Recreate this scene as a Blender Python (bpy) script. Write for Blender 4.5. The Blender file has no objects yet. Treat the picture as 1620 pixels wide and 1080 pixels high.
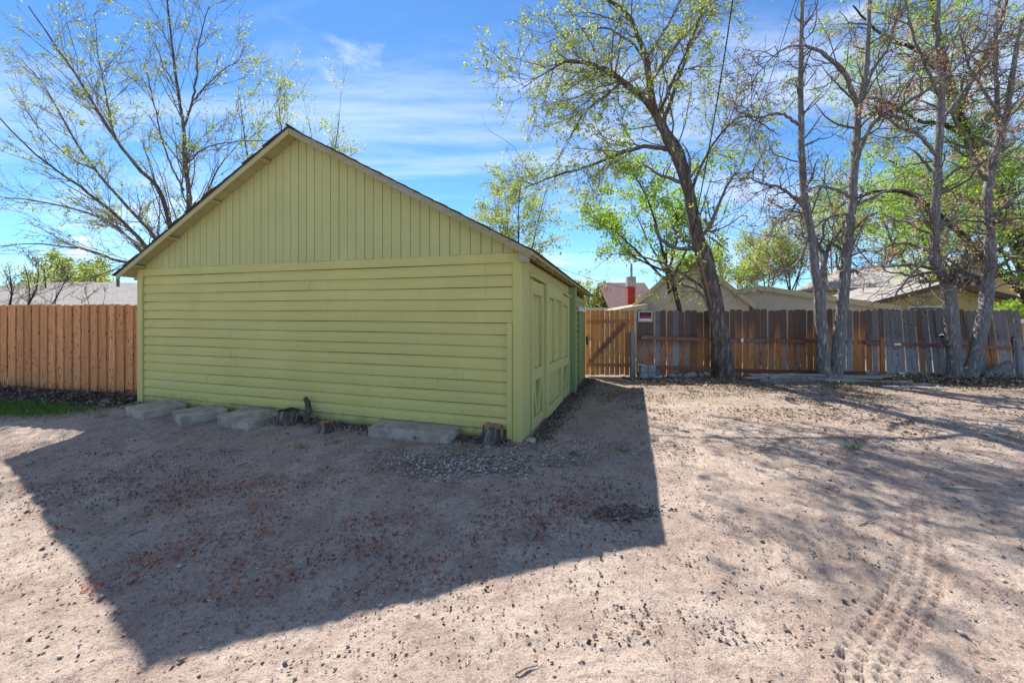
import bpy, math, random
import numpy as np
from mathutils import Vector, Matrix

random.seed(11)
RNG = np.random.default_rng(11)
S = bpy.context.scene
COL = S.collection

# ------------------------------------------------------------------ camera
CAM_H, FPX, HORY = 1.70, 640.0, 489.0
cam = bpy.data.cameras.new('camera')
cam.sensor_width = 36.0
cam.lens = FPX / 1620.0 * 36.0
cam.shift_y = -(540.0 - HORY) / 1620.0
cam.clip_start = 0.05
cam.clip_end = 2000.0
camo = bpy.data.objects.new('camera', cam)
camo.location = (0, 0, CAM_H)
camo.rotation_euler = (math.radians(90), 0, 0)
COL.objects.link(camo)
S.camera = camo

# ------------------------------------------------------------------ sun and sky
SUND = Vector((0.34, -0.89, -1.0)).normalized()          # the way the sunlight travels
SUN_EL = math.asin(-SUND.z)
SUN_AZ = math.atan2(-SUND.x, -SUND.y)
sun = bpy.data.lights.new('sun', 'SUN')
sun.energy = 4.9
sun.angle = math.radians(0.5)
sun.color = (1.0, 0.94, 0.84)
suno = bpy.data.objects.new('sun', sun)
suno.rotation_euler = SUND.to_track_quat('-Z', 'Y').to_euler()
suno.location = (-10, 25, 30)
COL.objects.link(suno)

W = bpy.data.worlds.new('World')
S.world = W
W.use_nodes = True
wn, wl = W.node_tree.nodes, W.node_tree.links
wn.clear()


def wnode(t, **kw):
    n = wn.new(t)
    for k, v in kw.items():
        setattr(n, k, v)
    return n


w_out = wnode('ShaderNodeOutputWorld')
w_bg = wnode('ShaderNodeBackground')
w_bg.inputs['Strength'].default_value = 0.10
w_sky = wnode('ShaderNodeTexSky', sky_type='NISHITA', sun_disc=False, sun_elevation=SUN_EL,
              sun_rotation=SUN_AZ, altitude=1800.0, air_density=1.0, dust_density=0.05, ozone_density=3.0)
w_tc = wnode('ShaderNodeTexCoord')
w_sep = wnode('ShaderNodeSeparateXYZ')
wl.new(w_tc.outputs['Generated'], w_sep.inputs[0])
w_z = wnode('ShaderNodeMath', operation='MAXIMUM')
wl.new(w_sep.outputs['Z'], w_z.inputs[0]); w_z.inputs[1].default_value = 0.0
w_za = wnode('ShaderNodeMath', operation='ADD')
wl.new(w_z.outputs[0], w_za.inputs[0]); w_za.inputs[1].default_value = 0.16
w_dx = wnode('ShaderNodeMath', operation='DIVIDE')
wl.new(w_sep.outputs['X'], w_dx.inputs[0]); wl.new(w_za.outputs[0], w_dx.inputs[1])
w_dy = wnode('ShaderNodeMath', operation='DIVIDE')
wl.new(w_sep.outputs['Y'], w_dy.inputs[0]); wl.new(w_za.outputs[0], w_dy.inputs[1])
w_cmb = wnode('ShaderNodeCombineXYZ')
wl.new(w_dx.outputs[0], w_cmb.inputs[0]); wl.new(w_dy.outputs[0], w_cmb.inputs[1])


def wcloud(scale, sx, sy, rot, detail, rough, lo, hi, off, dist=0.4):
    mp = wnode('ShaderNodeMapping')
    mp.inputs['Scale'].default_value = (sx, sy, 1)
    mp.inputs['Rotation'].default_value = (0, 0, rot)
    mp.inputs['Location'].default_value = off
    wl.new(w_cmb.outputs[0], mp.inputs['Vector'])
    nz = wnode('ShaderNodeTexNoise')
    nz.inputs['Scale'].default_value = scale
    nz.inputs['Detail'].default_value = detail
    nz.inputs['Roughness'].default_value = rough
    nz.inputs['Distortion'].default_value = dist
    wl.new(mp.outputs[0], nz.inputs['Vector'])
    mr = wnode('ShaderNodeMapRange', interpolation_type='SMOOTHSTEP')
    mr.inputs['From Min'].default_value = lo
    mr.inputs['From Max'].default_value = hi
    wl.new(nz.outputs[0], mr.inputs['Value'])
    return mr


c_streak = wcloud(1.1, 0.55, 1.9, 0.35, 7, 0.62, 0.40, 0.76, (3.1, 1.7, 0))      # thin cirrus
c_puff = wcloud(1.5, 1.0, 1.25, 0.1, 6, 0.55, 0.56, 0.76, (2.3, 9.4, 0))         # small cumulus
w_a = wnode('ShaderNodeMath', operation='MULTIPLY')
wl.new(c_streak.outputs[0], w_a.inputs[0]); w_a.inputs[1].default_value = 0.55
w_m = wnode('ShaderNodeMath', operation='MAXIMUM')
wl.new(w_a.outputs[0], w_m.inputs[0]); wl.new(c_puff.outputs[0], w_m.inputs[1])
w_hor = wnode('ShaderNodeMapRange')                     # the cloud layer fades out overhead and into the horizon
w_hor.inputs['From Min'].default_value = 0.0
w_hor.inputs['From Max'].default_value = 0.1
wl.new(w_sep.outputs['Z'], w_hor.inputs['Value'])
w_m2 = wnode('ShaderNodeMath', operation='MULTIPLY')
wl.new(w_m.outputs[0], w_m2.inputs[0]); wl.new(w_hor.outputs[0], w_m2.inputs[1])
w_tint = wnode('ShaderNodeMixRGB', blend_type='MULTIPLY')
w_tint.inputs['Fac'].default_value = 1.0
w_tint.inputs['Color2'].default_value = (0.56, 0.86, 1.05, 1)
wl.new(w_sky.outputs[0], w_tint.inputs['Color1'])
w_mix = wnode('ShaderNodeMixRGB')
w_mix.inputs['Color2'].default_value = (7.0, 7.2, 7.6, 1)
wl.new(w_m2.outputs[0], w_mix.inputs['Fac'])
wl.new(w_tint.outputs[0], w_mix.inputs['Color1'])
wl.new(w_mix.outputs[0], w_bg.inputs['Color'])
wl.new(w_bg.outputs[0], w_out.inputs['Surface'])

# ------------------------------------------------------------------ exposure
S.view_settings.view_transform = 'Standard'
S.view_settings.look = 'None'
S.view_settings.gamma = 1.0
S.view_settings.exposure = 0.96
S.view_settings.use_curve_mapping = False
S.render.engine = 'CYCLES'
S.cycles.use_denoising = True
S.cycles.max_bounces = 8
S.cycles.transparent_max_bounces = 8


# ------------------------------------------------------------------ small helpers
def P(px, py, d):
    """a point of the place, d metres in front of the photographer"""
    return np.array([(px - 810.0) / FPX * d, d, CAM_H - (py - HORY) / FPX * d])


def tag(o, label=None, cat=None, group=None, kind=None):
    if label: o['label'] = label
    if cat: o['category'] = cat
    if group: o['group'] = group
    if kind: o['kind'] = kind
    return o


def empty(name, loc=(0, 0, 0), rz=0.0, label=None, cat=None, group=None):
    o = bpy.data.objects.new(name, None)
    o.empty_display_size = 0.2
    o.location = loc
    o.rotation_euler = (0, 0, rz)
    COL.objects.link(o)
    return tag(o, label, cat, group)


def link(name, me, parent=None, loc=(0, 0, 0), rot=(0, 0, 0), scale=(1, 1, 1)):
    o = bpy.data.objects.new(name, me)
    COL.objects.link(o)
    o.parent = parent
    o.location = loc
    o.rotation_euler = rot
    o.scale = scale
    return o


def np_mesh(name, verts, faces, mat=None, smooth=False):
    """mesh from an (n,3) array and an (m,k) array of equal sided faces"""
    me = bpy.data.meshes.new(name)
    verts = np.asarray(verts, np.float32); faces = np.asarray(faces, np.int32)
    m, k = faces.shape
    me.vertices.add(len(verts)); me.vertices.foreach_set('co', verts.ravel())
    me.loops.add(m * k); me.loops.foreach_set('vertex_index', faces.ravel())
    me.polygons.add(m)
    me.polygons.foreach_set('loop_start', np.arange(m, dtype=np.int32) * k)
    if smooth:
        me.polygons.foreach_set('use_smooth', np.ones(m, bool))
    me.update(calc_edges=True)
    if mat: me.materials.append(mat)
    return me


class MB:
    """collects boxes, prisms and tubes into one mesh"""
    def __init__(s): s.v, s.f = [], []

    def add(s, v, f):
        n = len(s.v)
        s.v += [tuple(p) for p in v]
        s.f += [tuple(i + n for i in q) for q in f]
        return s

    def box(s, x0, x1, y0, y1, z0, z1, c=0.0):
        """box with chamfered edges when c > 0"""
        if c <= 0:
            v = [(x, y, z) for x in (x0, x1) for y in (y0, y1) for z in (z0, z1)]
            return s.add(v, [(0, 1, 3, 2), (4, 6, 7, 5), (0, 4, 5, 1), (2, 3, 7, 6), (0, 2, 6, 4), (1, 5, 7, 3)])
        cx, cy, cz = (x0 + x1) / 2, (y0 + y1) / 2, (z0 + z1) / 2
        hx, hy, hz = abs(x1 - x0) / 2, abs(y1 - y0) / 2, abs(z1 - z0) / 2
        c = min(c, hx * .9, hy * .9, hz * .9)
        idx, v = {}, []
        for sx in (-1, 1):
            for sy in (-1, 1):
                for sz in (-1, 1):
                    for a in range(3):
                        h = [hx - c, hy - c, hz - c]; h[a] += c
                        idx[(sx, sy, sz, a)] = len(v)
                        v.append((cx + sx * h[0], cy + sy * h[1], cz + sz * h[2]))
        f = []
        for sg in (-1, 1):
            o = [(-1, -1), (-1, 1), (1, 1), (1, -1)] if sg < 0 else [(-1, -1), (1, -1), (1, 1), (-1, 1)]
            f.append([idx[(sg, a, b, 0)] for a, b in o])
            f.append([idx[(b, sg, a, 1)] for a, b in o])
            f.append([idx[(a, b, sg, 2)] for a, b in o])
        for a, b in ((-1, -1), (-1, 1), (1, -1), (1, 1)):
            f.append([idx[(a, b, -1, 0)], idx[(a, b, 1, 0)], idx[(a, b, 1, 1)], idx[(a, b, -1, 1)]])
            f.append([idx[(-1, a, b, 1)], idx[(1, a, b, 1)], idx[(1, a, b, 2)], idx[(-1, a, b, 2)]])
            f.append([idx[(a, -1, b, 0)], idx[(a, 1, b, 0)], idx[(a, 1, b, 2)], idx[(a, -1, b, 2)]])
            for e in ():
                pass
        for sx in (-1, 1):
            for sy in (-1, 1):
                for sz in (-1, 1):
                    f.append([idx[(sx, sy, sz, k)] for k in range(3)])
        return s.add(v, f)

    def extrude(s, poly, p0, p1):
        """closed polygon (list of 3-vectors offsets) swept from p0 to p1"""
        n = len(poly)
        v = [tuple(np.add(p0, q)) for q in poly] + [tuple(np.add(p1, q)) for q in poly]
        f = [tuple(range(n))[::-1], tuple(range(n, 2 * n))] + [(i, (i + 1) % n, n + (i + 1) % n, n + i) for i in range(n)]
        return s.add(v, f)

    def loft(s, rings, caps=True):
        n = len(rings[0]); v = [p for r in rings for p in r]; f = []
        for k in range(len(rings) - 1):
            for i in range(n):
                f.append((k * n + i, k * n + (i + 1) % n, (k + 1) * n + (i + 1) % n, (k + 1) * n + i))
        if caps:
            f.append(tuple(range(n))[::-1]); f.append(tuple(range((len(rings) - 1) * n, len(rings) * n)))
        return s.add(v, f)

    def tube(s, pts, rad, sides=8, squash=1.0):
        pts = [np.array(p, float) for p in pts]; rings = []
        for i, p in enumerate(pts):
            t = pts[min(i + 1, len(pts) - 1)] - pts[max(i - 1, 0)]
            t = t / (np.linalg.norm(t) + 1e-9)
            a = np.cross(t, (0.31, 0.2, 0.93) if abs(t[2]) < .8 else (0, 1, 0.1)); a /= np.linalg.norm(a) + 1e-9
            b = np.cross(t, a)
            r = rad[i] if hasattr(rad, '__len__') else rad
            rings.append([p + r * (math.cos(6.28318 * k / sides) * a + squash * math.sin(6.28318 * k / sides) * b) for k in range(sides)])
        return s.loft(rings)

    def mesh(s, name, mat, fn=None, smooth=False):
        v = [fn(p) for p in s.v] if fn else s.v
        me = bpy.data.meshes.new(name)
        me.from_pydata([tuple(map(float, p)) for p in v], [], s.f)
        me.validate(); me.update()
        import bmesh
        bm = bmesh.new(); bm.from_mesh(me); bmesh.ops.recalc_face_normals(bm, faces=bm.faces); bm.to_mesh(me); bm.free()
        if smooth:
            me.polygons.foreach_set('use_smooth', [True] * len(me.polygons))
        if mat: me.materials.append(mat)
        return me

    def build(s, name, mat, parent=None, fn=None, smooth=False, loc=(0, 0, 0), rot=(0, 0, 0)):
        return link(name, s.mesh(name, mat, fn, smooth), parent, loc, rot)


def hash2(ix, iy, seed):
    h = (ix.astype(np.int64) * 374761393 + iy.astype(np.int64) * 668265263 + seed * 974711) & 0x7fffffff
    h = ((h ^ (h >> 13)) * 1274126177) & 0x7fffffff
    return ((h ^ (h >> 16)) & 0xffff) / 65535.0


def vnoise(x, y, seed=0):
    ix, iy = np.floor(x), np.floor(y)
    fx, fy = x - ix, y - iy
    fx = fx * fx * (3 - 2 * fx); fy = fy * fy * (3 - 2 * fy)
    a, b = hash2(ix, iy, seed), hash2(ix + 1, iy, seed)
    c, d = hash2(ix, iy + 1, seed), hash2(ix + 1, iy + 1, seed)
    return (a * (1 - fx) + b * fx) * (1 - fy) + (c * (1 - fx) + d * fx) * fy - 0.5


# ------------------------------------------------------------------ materials
class NM:
    def __init__(s, name):
        s.m = bpy.data.materials.new(name); s.m.use_nodes = True
        s.n, s.l = s.m.node_tree.nodes, s.m.node_tree.links
        s.b = s.n['Principled BSDF']; s.out = s.n['Material Output']
        s.tc = s.node('ShaderNodeTexCoord')
        s.obj = s.tc.outputs['Object']

    def node(s, t, **kw):
        n = s.n.new(t)
        for k, v in kw.items(): setattr(n, k, v)
        return n

    def setin(s, sock, v):
        if isinstance(v, bpy.types.NodeSocket): s.l.new(v, sock)
        elif isinstance(v, tuple) and len(v) == 3 and sock.type == 'RGBA': sock.default_value = (*v, 1)
        else: sock.default_value = v

    def vec(s, scale=(1, 1, 1), src=None, rnd=False):
        mp = s.node('ShaderNodeMapping'); mp.inputs['Scale'].default_value = scale
        src = src or s.obj
        if rnd:
            oi = s.node('ShaderNodeObjectInfo')
            mu = s.node('ShaderNodeMath', operation='MULTIPLY'); s.l.new(oi.outputs['Random'], mu.inputs[0]); mu.inputs[1].default_value = 57.0
            ad = s.node('ShaderNodeVectorMath', operation='ADD'); s.l.new(src, ad.inputs[0]); s.l.new(mu.outputs[0], ad.inputs[1])
            src = ad.outputs[0]
        s.l.new(src, mp.inputs['Vector'])
        return mp.outputs[0]

    def noise(s, v, scale, detail=4, rough=.55, dist=0.0):
        n = s.node('ShaderNodeTexNoise')
        s.l.new(v, n.inputs['Vector']); n.inputs['Scale'].default_value = scale
        n.inputs['Detail'].default_value = detail; n.inputs['Roughness'].default_value = rough
        n.inputs['Distortion'].default_value = dist
        return n.outputs[0]

    def ramp(s, f, lo, hi, a=0.0, b=1.0):
        m = s.node('ShaderNodeMapRange', interpolation_type='SMOOTHSTEP')
        s.l.new(f, m.inputs['Value'])
        m.inputs['From Min'].default_value = lo; m.inputs['From Max'].default_value = hi
        m.inputs['To Min'].default_value = a; m.inputs['To Max'].default_value = b
        return m.outputs[0]

    def mix(s, f, a, b, mode='MIX'):
        m = s.node('ShaderNodeMixRGB', blend_type=mode)
        s.setin(m.inputs['Fac'], f); s.setin(m.inputs['Color1'], a); s.setin(m.inputs['Color2'], b)
        return m.outputs[0]

    def math(s, op, a, b=0.0):
        m = s.node('ShaderNodeMath', operation=op); s.setin(m.inputs[0], a); s.setin(m.inputs[1], b)
        return m.outputs[0]

    def rand(s): return s.node('ShaderNodeObjectInfo').outputs['Random']
    def island(s): return s.node('ShaderNodeNewGeometry').outputs['Random Per Island']
    def pos(s): return s.node('ShaderNodeNewGeometry').outputs['Position']

    def done(s, color, rough=.8, bump=None, bstr=.3, bdist=.01, spec=.3):
        s.setin(s.b.inputs['Base Color'], color); s.setin(s.b.inputs['Roughness'], rough)
        s.b.inputs['Specular IOR Level'].default_value = spec
        if bump is not None:
            bp = s.node('ShaderNodeBump'); bp.inputs['Strength'].default_value = bstr; bp.inputs['Distance'].default_value = bdist
            s.l.new(bump, bp.inputs['Height']); s.l.new(bp.outputs[0], s.b.inputs['Normal'])
        return s.m


def m_paint(name, c, dirt=(.16, .15, .08), dirt_amt=.35, var=.10, foot=0.0):
    k = NM(name); v = k.vec((1, 1, 1)); g = k.vec((1, 1, 6), rnd=True); h = k.vec((.7, 6, 6), rnd=True)
    d = tuple(x * .82 for x in c); e = tuple(min(1, x * 1.10 + .015) for x in c)
    col = k.mix(k.noise(v, 1.3, 5), d, e)
    col = k.mix(k.math('MULTIPLY', k.rand(), var * 2.2), col, tuple(x * .72 for x in c))
    fade = k.ramp(k.noise(h, 2.2, 6, .65), .5, .72)
    col = k.mix(k.math('MULTIPLY', fade, .35), col, tuple(min(1, x * .8 + .14) for x in c))
    wear = k.ramp(k.noise(g, 9, 6, .7), .60, .72)
    col = k.mix(k.math('MULTIPLY', wear, dirt_amt), col, dirt)
    if foot:                                             # splashed soil on the lowest boards, pale rubbed patches higher up
        sp = k.node('ShaderNodeSeparateXYZ'); k.l.new(k.obj, sp.inputs[0])
        zz = k.math('ADD', sp.outputs[2], k.math('MULTIPLY', k.noise(k.vec((1.6, 1, 1)), 3.2, 6, .7), .55))
        col = k.mix(k.ramp(zz, .26, .46, foot * .75, 0), col, (.19, .19, .07))
        pl = k.ramp(k.noise(k.vec((.35, 1, 1.4)), 2.4, 6, .7), .54, .72)
        col = k.mix(k.math('MULTIPLY', pl, .6), col, (.58, .54, .29))
        run = k.ramp(k.noise(k.vec((5.5, 1, .35)), 2.1, 6, .7), .58, .74)
        col = k.mix(k.math('MULTIPLY', run, .35), col, (.24, .22, .10))
    chip = k.ramp(k.noise(k.vec((.45, 1, 1.6), rnd=True), 21, 5, .75), .64, .67)
    col = k.mix(k.math('MULTIPLY', chip, .6), col, (.30, .26, .17))
    speck = k.ramp(k.noise(k.vec((1, 1, 2.2), rnd=True), 34, 2), .72, .76)
    col = k.mix(k.math('MULTIPLY', speck, .55), col, (.14, .12, .09))
    return k.done(col, .62, k.noise(g, 26, 5, .7), .28, .004, .25)


def m_wood(name, c1, c2, knots=.5, grey=0.0, greyc=(.20, .19, .19), stain=.4, axis='z', knotc=(.10, .035, .015), bandz=None, foot=0.0, kscale=9.0):
    k = NM(name)
    st = {'z': (1, 1, .09), 'x': (.09, 1, 1)}[axis]
    g = k.vec(st, rnd=True); v = k.vec((1, 1, 1), rnd=True)
    grain = k.noise(g, 38, 5, .65, .6)
    col = k.mix(k.ramp(grain, .3, .7), c1, c2)
    col = k.mix(k.math('MULTIPLY', k.rand(), .55), col, tuple(x * .55 for x in c1))
    if grey > 0:
        w = k.ramp(k.noise(k.vec({'z': (1, 1, .3), 'x': (.3, 1, 1)}[axis], rnd=True), 3.2, 5, .6), .62 - grey * .45, .80 - grey * .40)
        col = k.mix(w, col, k.mix(grain, tuple(x * .6 for x in greyc), tuple(x * 1.45 for x in greyc)))
    if bandz:                                            # the upper part, above the middle rail, has weathered dark
        sp = k.node('ShaderNodeSeparateXYZ'); k.l.new(k.obj, sp.inputs[0])
        zz = k.math('ADD', sp.outputs[2], k.math('MULTIPLY', k.noise(k.vec((3, 3, 1), rnd=True), 4, 4), .45))
        w = k.ramp(zz, bandz[0], bandz[1], 0, bandz[2])
        col = k.mix(w, col, k.mix(grain, (.045, .038, .036), (.15, .12, .105)))
    if knots > 0:
        vo = k.node('ShaderNodeTexVoronoi'); k.l.new(k.vec({'z': (1, 1, .62), 'x': (.62, 1, 1)}[axis], rnd=True), vo.inputs['Vector']); vo.inputs['Scale'].default_value = kscale
        kn = k.ramp(vo.outputs['Distance'], .12, .22, 1, 0)
        col = k.mix(k.math('MULTIPLY', kn, knots), col, knotc)
    if foot > 0:                                         # splash stains near the ground
        sp = k.node('ShaderNodeSeparateXYZ'); k.l.new(k.obj, sp.inputs[0])
        zz = k.math('ADD', sp.outputs[2], k.math('MULTIPLY', k.noise(k.vec((9, 9, 1.2), rnd=True), 3, 5, .7), .9))
        col = k.mix(k.ramp(zz, .50, .72, foot, 0), col, (.13, .045, .03))
    if stain > 0:
        sv = k.ramp(k.noise(g, 6, 4, .6), .56, .72)
        col = k.mix(k.math('MULTIPLY', sv, stain), col, tuple(x * .35 for x in c1))
    return k.done(col, .85, grain, .35, .004, .2)


def m_bark(name, c1, c2, sc=1.0, zs=.22):
    k = NM(name); v = k.vec((1, 1, zs))
    n = k.noise(v, 16 * sc, 8, .68, .8); n2 = k.noise(v, 3.0, 3)
    crack = k.ramp(n, .36, .62)
    col = k.mix(crack, c1, c2); col = k.mix(k.math('MULTIPLY', n2, .7), col, tuple(x * .65 for x in c2))
    return k.done(col, .95, crack, 1.0, .035, .1)


def m_leaf(name, c1, c2, trans=.45):
    k = NM(name); r = k.island()
    col = k.mix(r, c1, c2)
    k.setin(k.b.inputs['Base Color'], col); k.b.inputs['Roughness'].default_value = .55
    k.b.inputs['Specular IOR Level'].default_value = .25
    t = k.node('ShaderNodeBsdfTranslucent'); k.l.new(col, t.inputs['Color'])
    mx = k.node('ShaderNodeMixShader'); mx.inputs[0].default_value = trans
    k.l.new(k.b.outputs[0], mx.inputs[1]); k.l.new(t.outputs[0], mx.inputs[2]); k.l.new(mx.outputs[0], k.out.inputs['Surface'])
    return k.m


def m_bits(name, cols, rough=.9):
    k = NM(name); r = k.node('ShaderNodeValToRGB'); r.color_ramp.interpolation = 'CONSTANT'
    k.l.new(k.island(), r.inputs[0])
    el = r.color_ramp.elements
    while len(el) < len(cols): el.new(.5)
    for i, c in enumerate(cols):
        el[i].position = i / len(cols); el[i].color = (*c, 1)
    col = k.mix(k.noise(k.vec(), 40, 3), r.outputs[0], (.06, .05, .045))
    col = k.mix(.62, col, r.outputs[0])
    return k.done(col, rough)


def m_concrete(name, c):
    k = NM(name); v = k.vec(rnd=True)
    col = k.mix(k.ramp(k.noise(v, 5, 6, .65), .3, .7), tuple(x * .7 for x in c), tuple(min(1, x * 1.2) for x in c))
    sp = k.ramp(k.noise(v, 60, 2), .62, .7)
    col = k.mix(k.math('MULTIPLY', sp, .7), col, tuple(x * .35 for x in c))
    st = k.ramp(k.noise(v, 3.5, 6, .7), .46, .66)
    col = k.mix(k.math('MULTIPLY', st, .4), col, (.17, .14, .115))
    return k.done(col, .9, k.noise(v, 45, 6, .7), .7, .012, .2)


def m_plain(name, c, rough=.6, metal=0.0, var=.15, sc=8):
    k = NM(name)
    col = k.mix(k.noise(k.vec(), sc, 4), tuple(x * (1 - var) for x in c), tuple(min(1, x * (1 + var)) for x in c))
    k.b.inputs['Metallic'].default_value = metal
    return k.done(col, rough, k.noise(k.vec(), 40, 3), .15, .004)


def m_shingle(name, c1, c2, sc=3.0):
    k = NM(name); br = k.node('ShaderNodeTexBrick')
    k.l.new(k.vec((1, 1, 1)), br.inputs['Vector'])
    br.inputs['Scale'].default_value = sc; br.inputs['Mortar Size'].default_value = .012
    br.inputs['Color1'].default_value = (*c1, 1); br.inputs['Color2'].default_value = (*c2, 1)
    br.inputs['Mortar'].default_value = (*[x * .45 for x in c1], 1)
    col = k.mix(k.math('MULTIPLY', k.noise(k.vec(), 2.2, 5), .8), br.outputs[0], tuple(x * .6 for x in c1))
    col = k.mix(k.ramp(k.noise(k.vec(), 60, 2), .4, .7, 0, .45), col, tuple(x * .6 for x in c2))
    return k.done(col, .95, br.outputs['Fac'], .5, .01, .1)


def m_lap(name, c, step=.14):
    """far lap siding: fine horizontal relief only"""
    k = NM(name); wv = k.node('ShaderNodeTexWave', wave_type='BANDS', bands_direction='Z', wave_profile='SAW')
    k.l.new(k.obj, wv.inputs['Vector']); wv.inputs['Scale'].default_value = 1.0 / step / 3.1416 * .5 * 3.1416 / 1.0
    col = k.mix(k.noise(k.vec(), 1.5, 4), tuple(x * .88 for x in c), c)
    return k.done(col, .7, wv.outputs[1], .6, .03)


MAT = {}
MAT['paint'] = m_paint('paint_yellow_green', (.625, .55, .175), foot=.8)
MAT['paint_gable'] = m_paint('paint_gable', (.52, .50, .19), var=.08)
MAT['paint_trim'] = m_paint('paint_trim', (.60, .54, .18), dirt_amt=.5)
MAT['paint_door'] = m_paint('paint_door', (.57, .535, .20), dirt_amt=.5)
MAT['paint_dark'] = m_paint('paint_green', (.27, .34, .13), dirt_amt=.3)
MAT['bare'] = m_wood('bare_rake_wood', (.34, .31, .16), (.44, .40, .24), .2, .4, (.34, .33, .29), axis='x')
MAT['eave'] = m_paint('paint_eave', (.50, .45, .22), dirt_amt=.6)
MAT['black'] = m_plain('dark_gap', (.035, .033, .028), .95)
MAT['shingle'] = m_shingle('roof_shingles', (.10, .095, .09), (.16, .15, .14))
MAT['cedar'] = m_wood('fresh_cedar', (.62, .25, .095), (.84, .43, .19), .95, 0, stain=.25, knotc=(.15, .05, .025), foot=.75, kscale=12.0)
MAT['gate'] = m_wood('gate_cedar', (.50, .21, .07), (.68, .34, .125), .5, 0, stain=.3)
MAT['gate_rail'] = m_wood('gate_rail_cedar', (.42, .17, .065), (.55, .25, .10), .4, 0, stain=.3, axis='x')
MAT['old'] = m_wood('old_fence_wood', (.36, .13, .055), (.58, .28, .14), .5, .28, (.28, .23, .21), .5, bandz=(.95, 1.3, .82))
MAT['old_bare'] = m_wood('old_fence_wood_bare', (.42, .16, .055), (.62, .29, .115), .4, .1, (.24, .20, .19), .5, bandz=(1.1, 1.8, .85))
MAT['grey'] = m_wood('grey_fence_wood', (.32, .25, .21), (.46, .38, .33), .8, .7, (.30, .285, .29), .3, knotc=(.03, .025, .025), bandz=(.95, 1.3, .6))
MAT['redrail'] = m_wood('red_brown_rail', (.22, .085, .05), (.34, .16, .10), .3, .3, stain=.4, axis='x')
MAT['greyrail'] = m_wood('grey_lumber', (.40, .32, .25), (.54, .46, .39), .3, .5, (.40, .36, .33), axis='x')
MAT['post'] = m_wood('grey_post', (.22, .18, .16), (.33, .29, .26), .4, .6, (.24, .23, .23))
MAT['concrete'] = m_concrete('slab_concrete', (.46, .385, .32))
MAT['block'] = m_concrete('block_concrete', (.36, .35, .35))
MAT['bark_elm'] = m_bark('bark_elm', (.06, .045, .036), (.36, .29, .245))
MAT['bark_ash'] = m_bark('bark_ash', (.20, .185, .175), (.50, .47, .45), 1.3)
MAT['bark_dark'] = m_bark('bark_dark', (.035, .028, .022), (.14, .11, .09))
MAT['twig'] = m_plain('twig_bark', (.19, .165, .145), .9)
MAT['twig_ash'] = m_plain('ash_twig_bark', (.15, .125, .11), .85)
MAT['twig_far'] = m_plain('twig_bark_far', (.16, .13, .11), .9)
MAT['inner'] = m_wood('bare_inner_wood', (.28, .14, .07), (.44, .26, .15), 0, .15, stain=.5)
MAT['scar'] = m_wood('torn_bark_wood', (.20, .10, .055), (.36, .20, .12), 0, .3, stain=.7)
MAT['leaf'] = m_leaf('young_leaf', (.26, .34, .05), (.46, .52, .12), .55)
MAT['leaf_bright'] = m_leaf('bright_leaf', (.20, .38, .04), (.42, .56, .08), .55)
MAT['leaf_far'] = m_leaf('pale_far_leaf', (.34, .42, .09), (.52, .56, .17), .55)
MAT['seed'] = m_leaf('dry_seed_cluster', (.42, .24, .13), (.62, .42, .26), .45)
MAT['grass'] = m_leaf('grass_blade', (.09, .20, .035), (.20, .32, .07), .3)
MAT['drygrass'] = m_leaf('dry_grass', (.30, .24, .10), (.42, .36, .18), .3)
MAT['white'] = m_plain('white_paint', (.78, .78, .76), .6)
MAT['metal'] = m_plain('dull_metal', (.30, .30, .31), .5, .6)
MAT['wire'] = m_plain('black_cable', (.02, .02, .022), .6)
MAT['brick'] = m_plain('red_painted_brick', (.36, .04, .024), .8, var=.3, sc=14)
MAT['house_white'] = m_lap('white_lap_siding', (.62, .57, .49))
MAT['house_yellow'] = m_lap('yellow_stucco', (.62, .46, .17), .3)
MAT['house_trim'] = m_plain('cream_trim', (.52, .45, .31), .7)
MAT['dark_trim'] = m_plain('brown_trim', (.13, .08, .055), .7)
MAT['roof_grey'] = m_shingle('grey_shingles', (.36, .33, .31), (.46, .43, .41), 2.2)
MAT['roof_mauve'] = m_shingle('mauve_shingles', (.24, .15, .15), (.33, .23, .22), 2.2)
MAT['glass'] = m_plain('window_glass', (.05, .06, .07), .1)

# ------------------------------------------------------------------ ground
CP = np.array([
    (.1, 5.2, 0), (-3.4, 6.3, -.01), (-6.9, 7.5, -.02), (-6.4, 4.9, -.20), (-9, 6.2, -.16), (-11, 8.6, -.02), (-8, 8.2, -.02),
    (-2, 2.1, -.10), (-4, 3.2, -.15), (-3, 4.6, -.07), (0, 1.5, .0), (1.1, 3.0, .07), (2, 5, .03), (4, 4, .03), (6, 3, .0), (2.5, 2.2, .03),
    (1.9, 10.9, -.15), (2.7, 11.3, -.18), (1.5, 8, -.05), (5.7, 10.9, -.11), (9, 10.7, -.12), (13, 10.7, -.14), (6, 7, -.04), (10, 6, -.05),
    (0, -6, 0), (-12, 0, -.2), (14, 0, 0), (-25, 20, -.2), (0, 25, -.25), (25, 20, -.2), (-60, 60, -.2), (60, 60, -.2), (0, 90, -.2), (60, -40, 0), (-60, -40, 0)])
_d = np.sqrt(((CP[:, None, :2] - CP[None, :, :2]) ** 2).sum(-1) + .35)
_n = len(CP)
_A = np.zeros((_n + 1, _n + 1)); _A[:_n, :_n] = _d; _A[_n, :_n] = 1; _A[:_n, _n] = 1
_wts = np.linalg.solve(_A, np.r_[CP[:, 2], 0])


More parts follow.
